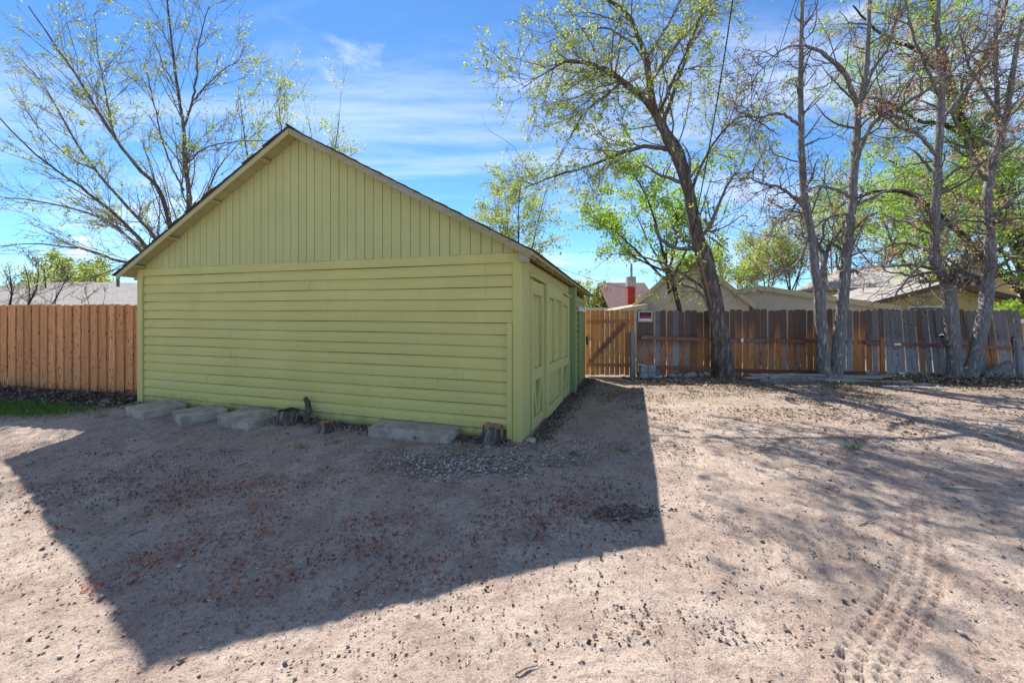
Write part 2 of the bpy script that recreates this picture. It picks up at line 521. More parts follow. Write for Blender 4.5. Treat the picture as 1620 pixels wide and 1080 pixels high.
def gz(x, y):
    x = np.asarray(x, float); y = np.asarray(y, float)
    r = np.sqrt((x[..., None] - CP[:, 0]) ** 2 + (y[..., None] - CP[:, 1]) ** 2 + .35)
    z = (r * _wts[:_n]).sum(-1) + _wts[_n]
    return z + .035 * vnoise(x * .8, y * .8, 3) + .016 * vnoise(x * 2.1, y * 2.1, 5)


def gz1(x, y): return float(gz(np.array([x]), np.array([y]))[0])


def ground_at(px, py):
    """where the line of sight through a photo point meets the ground"""
    dx, dz = (px - 810) / FPX, -(py - HORY) / FPX
    d = np.linspace(1.2, 60, 6000)
    h = CAM_H + dz * d - gz(dx * d, d)
    i = int(np.argmax(h < 0)) if (h < 0).any() else len(d) - 1
    return np.array([dx * d[i], d[i], gz1(dx * d[i], d[i])])


def steps(a, b, n): return list(np.linspace(a, b, n, endpoint=False))


def growing(a, b, first, k):
    out, x, s_ = [], a, first
    while (x < b) if b > a else (x > b):
        out.append(x); s_ *= k; x += s_ if b > a else -s_
    return out + [b]


xs = growing(-9, -600, .05, 1.25)[::-1][:-1] + steps(-9, 1.3, 350) + steps(1.3, 4.6, 300) + steps(4.6, 11, 200) + growing(11, 600, .05, 1.25)
ys = growing(1.3, -200, .05, 1.3)[::-1][:-1]
y_ = 1.3
while y_ < 13:
    ys.append(y_); y_ += max(.0105, .0078 * y_)
ys += growing(13, 700, .15, 1.22)
X, Y = np.meshgrid(np.array(xs), np.array(ys))
Z = gz(X.ravel(), Y.ravel()).reshape(X.shape)
# old wheel ruts and the fresh tyre print
def along(poly, X, Y):
    best = np.full(X.shape, 9.0); tt = np.zeros(X.shape); ss = np.zeros(X.shape); acc = 0.0
    for (ax, ay), (bx, by) in zip(poly[:-1], poly[1:]):
        L = math.hypot(bx - ax, by - ay); ux, uy = (bx - ax) / L, (by - ay) / L
        t = np.clip((X - ax) * ux + (Y - ay) * uy, 0, L)
        ox, oy = X - ax - t * ux, Y - ay - t * uy
        d_ = np.hypot(ox, oy); sgn = np.sign(ox * uy - oy * ux)
        m_ = d_ < best
        best = np.where(m_, d_, best); tt = np.where(m_, d_ * sgn, tt); ss = np.where(m_, acc + t, ss); acc += L
    return best, tt, ss
near = np.clip((14 - np.hypot(X, Y)) / 4, 0, 1)
TRACK = [(1.36, 1.5), (1.66, 1.87), (2.05, 2.14), (2.45, 2.44), (2.85, 2.78), (3.3, 3.25), (3.75, 3.75), (4.2, 4.4)]
b_, t_, s_ = along(TRACK, X, Y)
Z += near * (1 - .8 * np.exp(-(b_ / .13) ** 6)) * (.014 * vnoise(X * 5, Y * 5, 7) + .009 * vnoise(X * 13, Y * 13, 8) +   .013 * np.clip(vnoise(X * 29, Y * 29, 9), -.5, .2) + .007 * vnoise(X * 60, Y * 60, 10))
fadet = np.clip((4.6 - s_) / 1.5, .25, 1) * (b_ < .2)
for k_, row in enumerate((-.10, -.04, .03, .09)):
    w_ = np.exp(-((t_ - row) / .019) ** 4)
    lug = np.clip(2.2 * np.sin(s_ * 6.283 / .075 + k_ * 1.9 + 1.6 * vnoise(s_ * 6, t_ * 30, 13)), -.25, 1)
    Z -= fadet * .036 * w_ * (.2 + .8 * lug) * (.85 + .7 * vnoise(X * 4, Y * 4, 21))
for poly, dep, wd in (([(-9, 5.6), (-5, 4.7), (-1.5, 4.5), (1.2, 4.6), (4, 5.4)], .014, .22), ([(1.15, 10.4), (1.2, 7.5), (1.3, 5.0), (1.8, 3.2)], .02, .3),
                      ([(3.0, 8.2), (2.7, 6.2), (2.0, 4.3)], .012, .12), ([(4.6, 5.6), (4.2, 4.4), (4.0, 4.1), (4.35, 3.9), (5.2, 3.7)], .014, .06)):
    b2, t2, s2 = along(poly, X, Y)
    Z -= dep * np.exp(-(b2 / wd) ** 2)
idx = np.arange(X.size).reshape(X.shape)
quads = np.stack([idx[:-1, :-1], idx[:-1, 1:], idx[1:, 1:], idx[1:, :-1]], -1).reshape(-1, 4)

k = NM('packed_dirt'); p = k.pos()
def pv(sc): return k.vec(sc, src=p)
big = k.noise(pv((1, 1, 1)), .55, 5, .6)
mid = k.noise(pv((1, 1, 1)), 2.6, 6, .65)
fine = k.noise(pv((1, 1, 1)), 22, 6, .7)
grit = k.noise(pv((1, 1, 1)), 85, 4, .7)
col = k.mix(k.ramp(big, .35, .65), (.38, .30, .25), (.47, .385, .325))
col = k.mix(k.ramp(mid, .40, .66, 0, .75), col, (.28, .20, .168))
col = k.mix(k.ramp(k.noise(pv((1, 1, 1)), 1.1, 6, .7), .58, .72, 0, .55), col, (.20, .15, .12))
col = k.mix(k.ramp(fine, .50, .66, 0, .7), col, (.21, .155, .13))
col = k.mix(k.ramp(k.noise(pv((1, 1, 1)), 46, 5, .75), .52, .66, 0, .7), col, (.15, .11, .09))
col = k.mix(k.ramp(grit, .55, .66, 0, .85), col, (.11, .085, .07))
col = k.mix(k.ramp(k.noise(pv((1, 1, 1)), 120, 2), .62, .70, 0, .75), col, (.66, .60, .54))
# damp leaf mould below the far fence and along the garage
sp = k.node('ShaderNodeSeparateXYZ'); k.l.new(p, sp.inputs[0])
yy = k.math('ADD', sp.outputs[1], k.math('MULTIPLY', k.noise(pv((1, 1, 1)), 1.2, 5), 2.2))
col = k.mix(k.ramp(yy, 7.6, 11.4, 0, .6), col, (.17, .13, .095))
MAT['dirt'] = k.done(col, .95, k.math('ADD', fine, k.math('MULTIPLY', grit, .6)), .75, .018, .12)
ground = link('ground', np_mesh('ground', np.stack([X.ravel(), Y.ravel(), Z.ravel()], -1), quads, MAT['dirt'], True))
tag(ground, 'pinkish tan packed dirt yard with tyre prints', kind='structure')

# ------------------------------------------------------------------ garage
GX, GY = .11, 5.23
GROT = math.atan2(-.305, .952)
GW, GL = 7.32, 6.05                      # width of the gable end, length of the side wall
AX, AZ, SL = -3.60, 4.42, .53            # ridge position, ridge height, roof slope
garage = empty('garage', (GX, GY, 0), GROT, 'old yellow-green wooden garage with steep gable and plank siding', 'garage')


def sag(p):                               # the back has settled
    x, y, z = p
    dy = max(y, -.4)
    return (x + .012 * max(0, 2.4 - abs(z - 1.2)) * 0, y, z - dy * (.020 + .0145 * max(z, 0)))


def roofz(x): return AZ - SL * abs(x - AX)


front = MB().extrude([(-GW + .01, .02, -.25), (-.01, .02, -.25), (-.01, .02, roofz(0) - .03), (AX, .02, AZ - .03), (-GW + .01, .02, roofz(-GW) - .03)],
                     (0, 0, 0), (0, .08, 0)).build('front_wall', MAT['black'], garage, sag)
# horizontal drop siding, one object per board
ROWS, Z0, EX = 15, -.03, .1555
PROF = [(0, .0), (-.024, .0), (-.025, .004), (-.025, .080), (-.022, .096), (-.016, .114), (-.009, .130), (-.005, .138), (-.005, .146), (0, .146)]
x_l, x_r = -GW + .115, -.105
for r in range(ROWS):
    z0 = Z0 + r * EX
    cuts = {0: [-1.9], 1: [-4.9], 2: [-2.1], 3: [-5.6], 4: [-1.2], 5: [], 6: [-5.05], 7: [-3.1], 8: [-5.1], 9: [], 10: [-4.95], 11: [-2.6], 12: [-5.2], 13: [-3.4], 14: [-5.9]}[r]
    edges = [x_l] + cuts + [x_r if z0 > 1.47 else x_r - .075]
    for a, b in zip(edges[:-1], edges[1:]):
        a += .0015; b -= .0015
        n = max(2, int((b - a) / .5)); rings = []
        dz0, dy0 = random.uniform(-.0015, .0015), random.uniform(-.003, .001)
        for i in range(n + 1):
            x = a + (b - a) * i / n
            wz = dz0 + .003 * math.sin(x * 1.7 + r * .6) + random.uniform(-.0012, .0012)
            wy = dy0 + random.uniform(-.0018, .0018)
            rings.append([(x, .016 + py + (wy if py else 0), z0 + pz + wz + (.0055 * r / ROWS if pz > .137 else 0)) for py, pz in PROF])
        MB().loft(rings).build('siding_board', MAT['paint'], front, sag)
MB().box(-GW + .05, -.02, -.022, .012, Z0 + ROWS * EX + .002, 2.43, .004).build('frieze_board', MAT['paint_trim'], front, sag)
# gable boards, each cut to the roof slope
gbw = .1535
x = -GW + .02
while x < -.02:
    a, b = x + .0045, min(x + gbw - .0045, -.012)
    j = random.uniform(-.003, .003); zb = 2.432 + random.uniform(-.002, .003)
    pts = [(a, 0, zb), (b, 0, zb), (b, 0, max(roofz(b) - .03, zb + .01))]
    if a < AX < b: pts.append((AX, 0, AZ - .03))
    pts.append((a, 0, max(roofz(a) - .03, zb + .01)))
    MB().extrude(pts, (0, .016 + j, 0), (0, -.010 + j, 0)).build('gable_board', MAT['paint_gable'], front, sag)
    x += gbw
# corner boards
MB().box(-GW - .025, -GW + .11, -.034, .02, -.12, 2.44, .006).build('corner_board', MAT['paint_trim'], garage, sag)
MB().box(-GW - .03, -GW - .002, .024, .12, -.12, 2.44, .006).build('corner_board', MAT['paint_trim'], garage, sag)
MB().box(-.10, .03, -.034, .02, -.14, 2.43, .006).build('corner_board', MAT['paint_trim'], garage, sag)
MB().box(-.178, -.104, -.044, .014, -.16, 1.521, .006).build('corner_board', MAT['paint_trim'], garage, sag)
MB().box(-.054, .034, .022, .36, -.1, 2.36, .006).build('corner_board', MAT['paint_door'], garage, sag)
# the other walls
MB().box(-GW, -GW + .08, .1, GL, -.3, 2.40).build('side_wall', MAT['paint'], garage, sag)
MB().extrude([(-GW, 0, -.3), (0, 0, -.3), (0, 0, roofz(0) - .03), (AX, 0, AZ - .03), (-GW, 0, roofz(-GW) - .03)], (0, GL - .08, 0), (0, GL, 0)).build('back_wall', MAT['paint'], garage, sag)
side = MB().box(-.12, -.055, .1, GL - .1, -.3, 2.36).build('side_wall', MAT['black'], garage, sag)
MB().box(-.054, .020, .37, 3.55, 2.16, 2.37, .004).build('header_board', MAT['paint_door'], side, sag)
MB().box(.022, .085, .30, 3.50, 2.13, 2.165, .006).build('door_track', MAT['paint_trim'], side, lambda p: sag((p[0], p[1], p[2] + (.035 if p[1] < 1.5 else -.01))))


def door(y0, y1, xo, top, mid, style, lean=0.0, gap=0.0):
    d = empty('sliding_door'); d.parent = garage
    def fn(p):
        xx, yy, zz = p
        return sag((xx, yy + lean * (zz - .9), zz))
    m = MAT['paint_door']; sw = .105; z0 = -.06; lo = z0 + .23; fx = xo + .055
    MB().box(xo - .05, xo - .028, y0 + .01, y1 - .01, z0 + .01, top - .01).build('backing', MAT['black'], d, fn)
    yb = y0 + sw - .02
    while yb < y1 - sw - .001:
        ye = min(yb + .125, y1 - sw + .02)
        last = ye > y1 - sw - .01
        g_ = gap if last else 0.0
        MB().extrude([(0, yb + .003, mid + .15), (0, ye - .003 - g_ * 1.6 - (.03 if g_ else 0), mid + .15), (0, ye - .003 - (.008 if g_ else 0), top - .19), (0, yb + .003, top - .19)],
                     (xo - .026, 0, 0), (xo - .004 + random.uniform(-.003, .003), 0, 0)).build('panel_board', m, d, fn)
        yb += .125
    for a, b in ((y0, y0 + sw), (y1 - sw, y1)):
        MB().box(xo - .027, fx, a + .002, b - .002, z0, top, .005).build('stile', m, d, fn)
    for a, b in ((z0 + .01, lo), (mid, mid + .17), (top - .20, top - .01)):
        MB().box(xo - .027, fx - .004, y0 + sw, y1 - sw, a, b, .005).build('rail', m, d, fn)
    ya, yz, ym = y0 + sw, y1 - sw, (y0 + y1) / 2
    if style == 'v':
        w, g = .038, .055
        H = mid - lo
        for s_ in (-1, 1):
            yo = ya if s_ < 0 else yz
            MB().extrude([(0, yo, mid - .003), (0, yo - s_ * 2 * w, mid - .003), (0, ym, lo + .02), (0, ym + s_ * 2 * w, lo + .003)],
                         (xo - .02, 0, 0), (fx - .012 + .002 * s_, 0, 0)).build('brace', m, d, fn)
            MB().extrude([(0, yo, mid - .10), (0, yo, lo + .004), (0, ym + s_ * (2 * w + 2 * g), lo + .004)], (xo - .027, 0, 0), (xo - .012, 0, 0)).build('infill', m, d, fn)
        MB().extrude([(0, ya + 2 * w + 2 * g, mid - .004), (0, yz - 2 * w - 2 * g, mid - .004), (0, ym, lo + .09)], (xo - .027, 0, 0), (xo - .002, 0, 0)).build('infill', m, d, fn)
    else:
        MB().box(xo - .026, fx - .008, ym - .05, ym + .05, mid + .175, top - .205, .004).build('mullion', m, d, fn)
        MB().box(xo - .027, xo - .003, ya + .012, yz - .006, lo + .012, mid - .006).build('infill', m, d, fn)
    return d


door(.37, 1.11, .000, 2.14, .70, 'v', lean=-.02, gap=.008)
door(1.12, 2.42, .05, 2.15, .70, 'p', lean=.01)
door(2.40, 3.44, .000, 2.12, .66, 'v', lean=-.01)
MB().box(.036, .06, 1.30, 1.36, .80, 1.02, .005).build('door_pull', MAT['metal'], garage, sag)
# pilaster, plank wall and small door at the back
MB().box(-.054, .17, 3.50, 3.66, -.2, 2.36, .006).build('pilaster', MAT['paint_dark'], garage, sag)
for r in range(15):
    MB().loft([[(.0 - py - .03, y_, Z0 + r * EX + pz) for py, pz in PROF] for y_ in (3.67, 4.95)]).build('siding_board', MAT['paint_door'], side, sag)
    if r > 12: MB().loft([[(.0 - py - .03, y_, Z0 + r * EX + pz) for py, pz in PROF] for y_ in (4.96, GL - .1)]).build('siding_board', MAT['paint_door'], side, sag)
pd = empty('small_door'); pd.parent = garage
MB().box(-.05, .03, 5.06, 5.84, -.1, 1.88, .004).build('leaf_panel', MAT['paint_dark'], pd, sag)
for a, b, c, e in ((4.96, 5.05, -.1, 1.98), (5.85, 5.94, -.1, 1.98)):
    MB().box(.002, .05, a, b, c, e, .004).build('jamb', MAT['paint_dark'], pd, sag)
MB().box(.004, .055, 4.95, 5.95, 1.89, 2.0, .004).build('lintel', MAT['white'], pd, sag)
MB().box(-.02, .034, GL - .11, GL + .02, -.15, 2.36, .006).build('corner_board', MAT['paint_trim'], garage, sag)

# roof: deck, shingle courses, rakes, rafter tails
roof = empty('roof'); roof.parent = garage
OVF, OVB, OVS = .22, .22, .20
for s_ in (-1, 1):
    xe = 0 + OVS if s_ > 0 else -GW - OVS - .06
    n = 14
    run = abs(xe - AX)
    def pt(t, y, h):                       # t 0 at the ridge, 1 at the eave; h above the deck
        x = AX + s_ * run * t
        return (x, y, AZ - SL * run * t + h)
    # deck boards seen from below: planks along the roof
    for i in range(n):
        t0, t1 = i / n + .0012, (i + 1) / n - .0012
        ring = [[pt(t0, y, -.022), pt(t1, y, -.022), pt(t1, y, .0), pt(t0, y, .0)] for y in (-OVF, GL + OVB)]
        MB().loft(ring).build('deck_board', MAT['eave'], roof, sag)
    # shingle courses, uneven along the rake
    nc = 19
    for i in range(nc):
        t0, t1 = i / nc, (i + 1) / nc + .014
        rag = random.uniform(.0, .035)
        sagl = random.uniform(-.004, .006)
        ring = [[pt(t0, y, .003), pt(t1, y, .012 + sagl), pt(t1, y, .026 + sagl), pt(t0, y, .012)] for y in (-OVF - .015 - rag, GL + OVB + .02)]
        MB().loft(ring).build('shingle_course', MAT['shingle'], roof, sag)
    # rake board under the edge of the deck
    rk = [[pt(t, y, h) for y, h in ((-OVF - .004, -.024), (-OVF + .022, -.024), (-OVF + .022, -.088), (-OVF - .004, -.088))] for t in (.0 if s_ < 0 else .004, .5, 1.0)]
    for i in (0, 1):
        MB().loft([rk[i], rk[i + 1]]).build('rake_board', MAT['bare'] if s_ > 0 else MAT['eave'], roof, sag)
    # lookouts between the wall and the rake board
    for t in (.15, .42, .68, .9):
        p0 = pt(t, 0, -.06)
        MB().box(p0[0] - .03, p0[0] + .03, -OVF + .024, -.012, p0[2] - .015, p0[2] + .022, .004).build('lookout', MAT['eave'], roof, sag)
    # rafter tails under the eave
    for i in range(11):
        y = .06 + i * (GL - .12) / 10
        xa = 0 if s_ > 0 else -GW - .03
        a = (xa - s_ * .25, y); b = (xe - s_ * .02, y)
        za, zb = AZ - SL * abs(a[0] - AX) - .024, AZ - SL * abs(b[0] - AX) - .024
        MB().extrude([(a[0], 0, za), (b[0], 0, zb), (b[0], 0, zb - .055), (a[0], 0, za - .11)], (0, y - .022, 0), (0, y + .022, 0)).build('rafter_tail', MAT['eave'], roof, sag)
ze = roofz(OVS)
MB().box(OVS - .004, OVS + .016, -OVF, GL + OVB, ze - .045, ze + .004, .003).build('fascia', MAT['eave'], roof, sag)
MB().box(.036, OVS - .03, -OVF + .026, -OVF + .05, ze - .14, ze + .03, .004).build('eave_return', MAT['bare'], roof, sag)
MB().box(.036, .06, -.10, .05, 2.30, 2.45, .004).build('eave_return', MAT['eave'], roof, sag)
MB().tube([(AX, -OVF - .03, AZ + .035), (AX, 2, AZ + .03), (AX, GL + OVB, AZ + .035)], .03, 6, .6).build('ridge_cap', MAT['shingle'], roof, sag)
xl = -GW - OVS - .05
MB().box(xl - .014, xl, -OVF, -OVF + .05, roofz(xl) - .22, roofz(xl) - .03, .003).build('drip_strip', MAT['metal'], roof, sag)

# ------------------------------------------------------------------ fences
def board_mesh(name, w, h, t, mat, ear=.025):
    w /= 2
    m = MB().extrude([(-w, 0, 0), (w, 0, 0), (w, 0, h - ear), (w - ear, 0, h), (-w + ear, 0, h), (-w, 0, h - ear)], (0, -t / 2, 0), (0, t / 2, 0))
    return m.mesh(name, mat)


def on_line(a, b, t): return (a[0] + (b[0] - a[0]) * t, a[1] + (b[1] - a[1]) * t)


# left fence, fresh cedar, boards on both faces of the rails
lf = empty('cedar_fence', (-9.2, 8.2, 0), 0, 'tall fresh orange cedar fence with knots, left of the garage', 'fence')
LA, LB = np.array((-6.93, 7.70)), np.array((-11.6, 8.75))
ang = math.atan2(*(LB - LA)[::-1])
me_c = [board_mesh('cedar_board', .135, 1.84, .018, MAT['cedar']), board_mesh('cedar_board', .142, 1.84, .018, MAT['cedar'])]
Ld = np.linalg.norm(LB - LA); n = int(Ld / .113); nv = np.array((math.sin(ang), -math.cos(ang)))
if nv[1] > 0: nv = -nv
for i in range(n):
    q = LA + (LB - LA) * ((i + .5) / n)
    if i >= 33: q = q + (LB - LA) / Ld * .035
    q = q + nv * (.022 if i % 2 else .0)
    link('fence_board', me_c[i % 2], lf, (q[0] + 9.2, q[1] - 8.2, -.05 + random.uniform(-.012, .012)), (0, random.uniform(-.006, .006), ang + random.uniform(-.02, .02)))
for z in (.3, 1.0, 1.6):
    a, b = LA - nv * .06, LB - nv * .06
    MB().extrude([(0, -.02, -.045), (0, .02, -.045), (0, .02, .045), (0, -.02, .045)], (a[0] + 9.2, a[1] - 8.2, z), (b[0] + 9.2, b[1] - 8.2, z)).build('rail', MAT['gate_rail'], lf)
for t in (.02, .52, .98):
    q = LA + (LB - LA) * t - nv * .13
    MB().box(q[0] + 9.2 - .045, q[0] + 9.2 + .045, q[1] - 8.2 - .045, q[1] - 8.2 + .045, -.4, 1.72, .006).build('post', MAT['gate'], lf)

# gate between the garage and the old fence
GA = (2.02, 11.22)
gate = empty('wooden_gate', (GA[0], GA[1], 0), 0, 'orange cedar gate with diagonal brace beside the garage', 'gate')
me_g = board_mesh('gate_board', .122, 1.80, .018, MAT['gate'], .02)
for i in range(10):
    link('gate_board', me_g, gate, (.085 + i * .136 + random.uniform(-.004, .004), .03, -.125 + random.uniform(-.01, .01)), (0, random.uniform(-.006, .006), 0))
for z in (1.36, .155):
    MB().box(.02, 1.24, -.02, .019, z - .045, z + .045, .004).build('rail', MAT['gate_rail'], gate)
MB().extrude([(.04, 0, .21), (.16, 0, .205), (1.14, 0, 1.25), (1.10, 0, 1.31), (1.02, 0, 1.31)], (0, -.055, 0), (0, -.022, 0)).build('brace', MAT['redrail'], gate)
MB().box(.02, .075, -.07, -.022, .72, .96, .006).build('latch', MAT['wire'], gate)
gp = MB().box(-.06, .07, -.07, .07, -.5, 1.06, .012)
gpo = gp.build('gate_post', MAT['post'], None, loc=(3.30, 11.08, 0)); gpo.rotation_euler = (0, -.012, .1)
tag(gpo, 'short grey weathered post at the right end of the gate', 'post')

# old brown fence and leaning grey fence
me_old = [board_mesh('old_board', w, 1.80, .018, MAT[m_], .03) for w, m_ in ((.160, 'old'), (.165, 'old'), (.160, 'old_bare'), (.160, 'grey'))]
f1 = empty('old_fence', (6.4, 11.1, 0), 0, 'old brown fence with dark weathered tops behind the leaning elm', 'fence')
F0, F1, F2 = (3.42, 11.2), (9.55, 10.98), (13.55, 10.75)
x = F0[0] + .02
i = 0
while x < F1[0]:
    y = F0[1] + (F1[1] - F0[1]) * (x - F0[0]) / (F1[0] - F0[0])
    px = 810 + x / y * FPX
    if px < 1100: c = random.choice([0, 1, 0, 3])
    elif px < 1180: c = random.choice([2, 2, 0])
    elif px < 1210: c = random.choice([0, 2])
    elif px < 1300: c = random.choice([0, 1, 2])
    else: c = random.choice([0, 2, 3])
    if px < 1010: c = 0
    gap = .168 + random.choice([-.004, -.002, .0, .004, .012])
    if 1207 < px < 1211: x += .05; px += 3
    o = link('fence_board', me_old[c], f1, (x + .075 - 6.4, y - 11.1, -.13 + random.uniform(-.03, .03) + .02 * math.sin(x)), (0, random.uniform(-.012, .012), random.uniform(-.02, .02)))
    x += gap; i += 1
for (a, za), (b, zb), m_ in (((1014, .93), (1132, .87), 'redrail'), ((1152, .86), (1292, .84), 'redrail'), ((1292, .83), (1392, .80), 'redrail'), ((1014, .14), (1136, .07), 'redrail'), ((1150, .03), (1390, -.03), 'redrail')):
    xa, xb = (a - 810) / FPX * 11.1, (b - 810) / FPX * 11.0
    MB().extrude([(0, -.02, -.045), (0, .02, -.045), (0, .02, .045), (0, -.02, .045)], (xa - 6.4, -.025 + .02, za), (xb - 6.4, -.155, zb)).build('rail', MAT[m_], f1)
MB().box(-.04, .04, -.003, .003, -.045, .045).build('rail_patch', MAT['white'], f1, loc=((1172 - 810) / FPX * 11.08 - 6.4, -.085, .855))

f2 = empty('leaning_fence', (11.5, 10.85, 0), 0, 'grey weathered fence section leaning left behind the right trunks', 'fence')
x = F1[0] + .03
while x < F2[0] - .1:
    t = (x - F1[0]) / (F2[0] - F1[0])
    y = F1[1] + (F2[1] - F1[1]) * t
    ln = .02 + .115 * min(1, t * 1.6)
    link('fence_board', me_old[3 if random.random() < .85 else 0], f2, (x + .10 + ln * .9 - 11.5, y - 10.85, -.10 + random.uniform(-.015, .02)), (random.uniform(-.02, .0), -ln + random.uniform(-.008, .008), random.uniform(-.02, .02)))
    x += .166 + random.choice([-.004, -.002, .0, .003, .013])
for za, zb, m_ in ((.79, .66, 'redrail'), (-.02, -.06, 'greyrail')):
    MB().extrude([(0, -.02, -.05), (0, .02, -.05), (0, .02, .05), (0, -.02, .05)], (F1[0] + .0 - 11.5, F1[1] - .045 - 10.85, za), (F2[0] + .12 - 11.5, F2[1] - .045 - 10.85, zb)).build('rail', MAT[m_], f2)
for px, z in ((1418, .76), (1424, -.02)):
    xx = (px - 810) / FPX * 10.9
    yy = F1[1] + (F2[1] - F1[1]) * (xx - F1[0]) / (F2[0] - F1[0])
    MB().box(-.09, .09, -.003, .003, -.03, .03).build('paper_label', MAT['white'], f2, loc=(xx - 11.5, yy - .0685 - 10.85, z))
for (pb, ph, lean, rad, lab) in (((1395, 600), 1.16, -.02, .055, 'weathered brown post standing at the start of the leaning fence'),
                                 ((1612, 600), 1.18, -.10, .085, 'thick dark split post at the far right end of the fence')):
    q = ((pb[0] - 810) / FPX * 10.72, 10.72)
    o = MB().loft([[(math.cos(a) * rad * w, math.sin(a) * rad * .8 * w, z) for a in np.linspace(0, 6.283, 8)[:-1]] for z, w in ((-.5, 1), (.2, 1.03), (.7, .95), (ph - .1 - .18, 1.0), (ph - .2, .8))]).build('fence_post', MAT['old_bare' if rad < .06 else 'post'], None, loc=(q[0], q[1], .0))
    o.rotation_euler = (0, lean, .3)
    tag(o, lab, 'post')

f3 = empty('far_fence', (14.9, 11.6, 0), 0, 'light yellow wooden fence at the right picture edge', 'fence')
me_y = board_mesh('yellow_board', .145, 1.62, .018, MAT['gate'], .02)
for i in range(9):
    link('fence_board', me_y, f3, (-.72 + i * .16, i * .02, -.2), (0, 0, .1))
for z in (1.36, .62):
    MB().box(-.8, .65, -.07, -.03, z - .05, z + .05, .004).build('rail', MAT['white'] if z > 1 else MAT['gate_rail'], f3, rot=(0, 0, .13))

# warning sign on the old fence
sx, sy, sz = P(1021, 500.5, 11.12)
sg = empty('warning_sign', (sx, sy, sz - .15), 0, 'small black and red warning sign in a grey frame beside the gate', 'sign')
MB().box(-.20, .20, -.006, .006, 0, .30, .002).build('sign_plate', m_plain('sign_grey', (.42, .46, .48), .5), sg)
MB().box(-.162, .162, -.0095, -.0062, .095, .265).build('black_field', m_plain('sign_black', (.02, .02, .022), .5), sg)
MB().box(-.157, .157, -.0125, -.0098, .100, .165).build('red_band', m_plain('sign_red', (.50, .02, .03), .5), sg)
MB().box(-.157, .157, -.0125, -.0098, .040, .082).build('white_strip', MAT['white'], sg)
tx = bpy.data.curves.new('lettering', 'FONT'); tx.body = 'NO'; tx.size = .095; tx.align_x = 'CENTER'; tx.extrude = .0008
tx.materials.append(bpy.data.materials['sign_red'])
to = bpy.data.objects.new('lettering_curve', tx); COL.objects.link(to)
bpy.context.view_layer.update()
tme = bpy.data.meshes.new_from_object(to); bpy.data.objects.remove(to)
to = link('lettering', tme, sg)
to.location = (0, -.0115, .175); to.rotation_euler = (math.pi / 2, 0, 0)

# ------------------------------------------------------------------ houses behind
def gable_house(name, label, loc, rz, w, l, wall_h, slope, wall_m, roof_m, trim_m, ov=.35, windows=()):
    """gable end at local y = 0, ridge along +y"""
    h = empty(name, loc, rz, label, 'house')
    pk = wall_h + slope * w / 2
    MB().extrude([(-w / 2, 0, 0), (w / 2, 0, 0), (w / 2, 0, wall_h), (0, 0, pk), (-w / 2, 0, wall_h)], (0, 0, 0), (0, l, 0)).build('wall', wall_m, h)
    r = empty('roof'); r.parent = h
    for s_ in (-1, 1):
        e = w / 2 + ov
        a0, a1 = (0, pk + .02), (s_ * e, pk + .02 - slope * e)
        MB().loft([[(a0[0], y, a0[1]), (a1[0], y, a1[1]), (a1[0], y, a1[1] + .10), (a0[0], y, a0[1] + .10)] for y in (-ov, l + ov)]).build('roof_slope', roof_m, r)
        MB().loft([[(q[0], y, q[1] + dz) for y, dz in ((-ov - .03, -.12), (-ov - .004, -.12), (-ov - .004, .11), (-ov - .03, .11))] for q in (a0, a1)]).build('rake_board', trim_m, r)
        MB().box(a1[0] - .02, a1[0] + .02, -ov, l + ov, a1[1] - .13, a1[1] - .004).build('fascia', trim_m, r)
    for (x0, x1, z0, z1) in windows:
        wdw = MB().box(x0, x1, -.03, .02, z0, z1, .01).build('window', MAT['white'], h)
        MB().box(x0 + .08, x1 - .08, -.04, -.031, z0 + .08, z1 - .08).build('pane', MAT['glass'], wdw)
    return h


q = P(1098, 470, 17.0)
wh = gable_house('white_house', 'white siding house with tall gable behind the elm', (q[0] - .15, 17.0, -.2), -.42, 4.3, 9.0, 2.15, .90, MAT['house_white'], MAT['roof_grey'], MAT['house_trim'], .18)
q = P(1190, 470, 18.5)
w2 = gable_house('long_white_house', 'long low white house wing stretching right behind the fence', (q[0] + .5, 18.8, -.2), -.56, 9.2, 6.0, 1.95, .20, MAT['house_white'], MAT['roof_grey'], MAT['house_trim'], .2)
# mauve roofed house: the long slope faces the yard
mh = empty('mauve_roof_house', (6.6, 26, -.2), 0, 'house with mauve shingle roof beside the red chimney', 'house')
MB().box(-1.9, 2.6, 0, 6, 0, 2.0).build('wall', MAT['house_white'], mh)
MB().extrude([(0, -.4, 1.82), (0, -.4, 1.94), (0, 3.0, 3.80), (0, 6.4, 1.94), (0, 6.4, 1.82), (0, 3.0, 3.68)], (-.42, 0, 0), (2.9, 0, 0)).build('roof', MAT['roof_mauve'], mh)
lo = empty('porch_roof', (5.7, 16.9, -.2), 0, 'low cream porch roof in front of the red chimney', 'roof')
MB().extrude([(-.85, 0, 1.86), (.6, 0, 2.12), (.6, 0, 1.5), (-.85, 0, 1.5)], (-.65, 0, 0), (-.65, 2.0, 0)).build('roof_slope', MAT['house_trim'], lo)
MB().box(-1.4, -.1, .1, 1.9, 0, 1.49).build('wall', MAT['house_white'], lo)
ch = empty('chimney', (P(998, 480, 20)[0], 20, -.2), 0, 'red painted brick chimney with grey cap and thin flue pipe', 'chimney')
MB().box(-.18, .18, -.16, .16, 0, 2.99, .01).build('stack', MAT['brick'], ch)
MB().box(-.21, .21, -.2, .2, 3.0, 3.50, .02).build('cap', MAT['block'], ch)
MB().tube([(.03, 0, 3.5), (.03, 0, 3.85), (.03, 0, 4.15)], [.06, .06, .05], 8).build('flue_pipe', MAT['metal'], ch)

